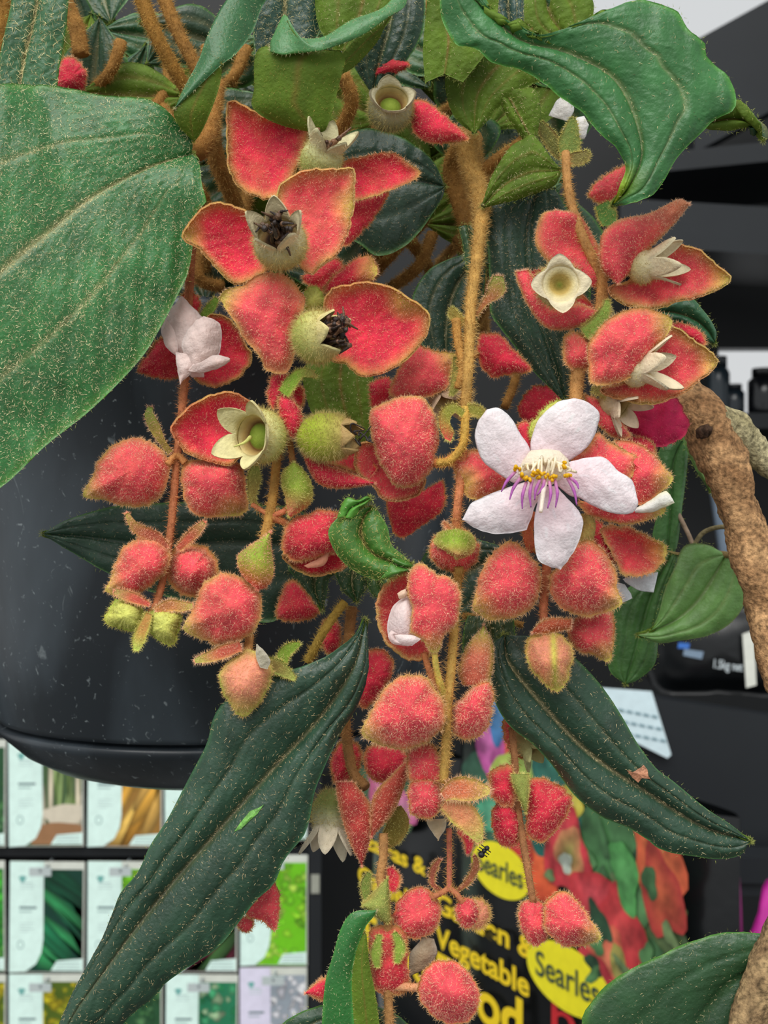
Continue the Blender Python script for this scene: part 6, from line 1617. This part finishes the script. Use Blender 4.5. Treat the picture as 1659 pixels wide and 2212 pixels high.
# black product bag with white strip
root = empty('black_sack', W(1560, 1500, 1230))
tag(root, 'black product sack marked 1.5kg net behind the smooth heart leaf', 'bag')
S_ = radial([(1400, 1320), (1520, 1310), (1700, 1320), (1720, 1420), (1710, 1500), (1560, 1498), (1420, 1492), (1390, 1400)], 1235, 18, 'film', m=40, rings=8)
S_.col[:] = lin((14, 16, 18)); S_.under[:] = lin((14, 16, 18))
g = Geo(); sheet(g, S_, 40); g.build('film_pouch', M_BAG, root)
X3, Z3, N3 = np.array([1., 0, -0.12]), np.array([0.1, 0, 1.]), np.array([0, -1., 0])
text('1.5kg net', W(1538, 1442, 1214), X3, Z3, N3, 0, 0, 12, (196, 206, 210), root, 0.2, 0.15, fit=28)
quad_plate('brand_patch', None, None, [(1466, 1388), (1490, 1390), (1488, 1402), (1464, 1400)], 1214, 0.001, (60, 110, 190), M_PRINT, root)
quad_plate('brand_patch', None, None, [(1478, 1402), (1520, 1408), (1516, 1424), (1476, 1416)], 1214, 0.001, (120, 140, 160), M_PRINT, root)
quad_plate('white_strip', None, None, [(1604, 1370), (1628, 1362), (1634, 1480), (1612, 1486)], 1212, 0.001, (214, 216, 206), M_PRINT, root)
# silver pole
g = Geo()
tube_geo(g, [W(1520, 900, 1300), W(1545, 1040, 1300), W(1566, 1180, 1300), W(1600, 1400, 1300)], 7.5, (120, 134, 150), sides=14)
tag(g.build('metal_pole', material('brushed_metal', 0.35, 0.5, 0.05, 40, metal=0.6)), 'thin blue-grey metal pole behind the bare branch', 'pole')
# jars against the bright opening
M_JAR = material('dark_jar', 0.15, 0.6, 0.0)
for k, (x, y0, y1, r, col, lab) in enumerate(((1552, 770, 892, 24, (40, 52, 60), 'small slate-grey bottle with pale stripe on the far shelf'), (1586, 830, 892, 22, (30, 40, 48), 'squat grey jar beside the slate-grey bottle'), (1650, 796, 892, 34, (18, 20, 24), 'wide black jar on the far shelf before the bright opening'))):
    b_, t_ = W(x, y1, 1720), W(x, y0, 1720)
    R_ = r * 1.72 / FPX
    root = empty('jar', b_); tag(root, lab, 'jar')
    hh = t_[2] - b_[2]
    g = Geo(); lathe(g, (b_[0], b_[1]), [(0.0005, b_[2]), (R_ * .95, b_[2]), (R_, b_[2] + .003), (R_, b_[2] + hh * .7), (R_ * .8, b_[2] + hh * .78), (R_ * .6, b_[2] + hh * .8)][::-1], col, 28); g.build('jar_body', M_JAR, root)
    g = Geo(); lathe(g, (b_[0], b_[1]), [(0.0005, b_[2] + hh), (R_ * .72, b_[2] + hh), (R_ * .75, b_[2] + hh * .98), (R_ * .75, b_[2] + hh * .8), (0.0005, b_[2] + hh * .79)], np.array(col) * 0.7, 28); g.build('jar_lid', M_JAR, root)
# crumpled green pouch and magenta bag
def pillow(name, label, pts, d, h, col, mat, rim=(0, 0, 0)):
    root = empty(name, W(*np.array(pts, float).max(0), d)); tag(root, label, 'bag')
    for sg, nm in ((1, 'front_film'), (-1, 'back_film')):
        S = radial(pts, d + (0 if sg > 0 else 1), h * sg, 'film', m=60, rings=12, p=1.6)
        xy = S.V
        S.V = S.V + np.array([0, 1, 0]) * (6e-3 * vnoise(S.V, 28, 4) + 3e-3 * np.abs(vnoise(S.V, 60, 6)))[:, None]
        S.N = patch_normals(S.V, S.T)
        S.col = np.repeat(lin(col)[None], len(S.V), 0); S.under = S.col
        g = Geo(); sheet(g, S, 0.5); g.build(nm, mat, root)
M_GREEN = material('green_film', 0.2, 0.6, 0.1, 60)
pillow('green_pouch', 'crumpled shiny green plastic pouch by the tomato bag', [(1490, 1868), (1516, 1910), (1545, 1965), (1574, 2022), (1590, 2200), (1590, 2550), (1500, 2556), (1400, 2550), (1400, 2200), (1440, 1985), (1470, 1920)], 900, 10, (28, 110, 60), M_GREEN)
pillow('magenta_bag', 'bright magenta bag at the edge of the black shelf', [(1614, 2034), (1640, 1960), (1662, 1900), (1760, 1880), (1860, 1960), (1850, 2200), (1720, 2260), (1640, 2200)], 960, 14, (190, 40, 150), M_GREEN)

# tiny ant on the frayed tip of a bract
root = empty('ant', W(1045, 1842, 204)); tag(root, 'tiny black ant on the frayed tip of a pale coral bract', 'insect')
g = Geo()
for k, (x, y, r) in enumerate(((1040, 1846, 0.55), (1046, 1838, 0.4), (1052, 1832, 0.42))):
    blob(g, W(x, y, 203.6), r, (16, 16, 18), k, nu=7, nv=9, lump=0.05)
for k in range(6):
    x, y = 1042 + 4 * (k // 2), 1843 - 5 * (k // 2)
    sg = 1 if k % 2 else -1
    tube_geo(g, [W(x, y, 203.6), W(x + 6 * sg, y + 5 * sg, 203.2), W(x + 10 * sg, y + 8 * sg, 204.2)], 0.09, (16, 16, 18), sides=5)
g.build('ant_body', M_DRY, root)
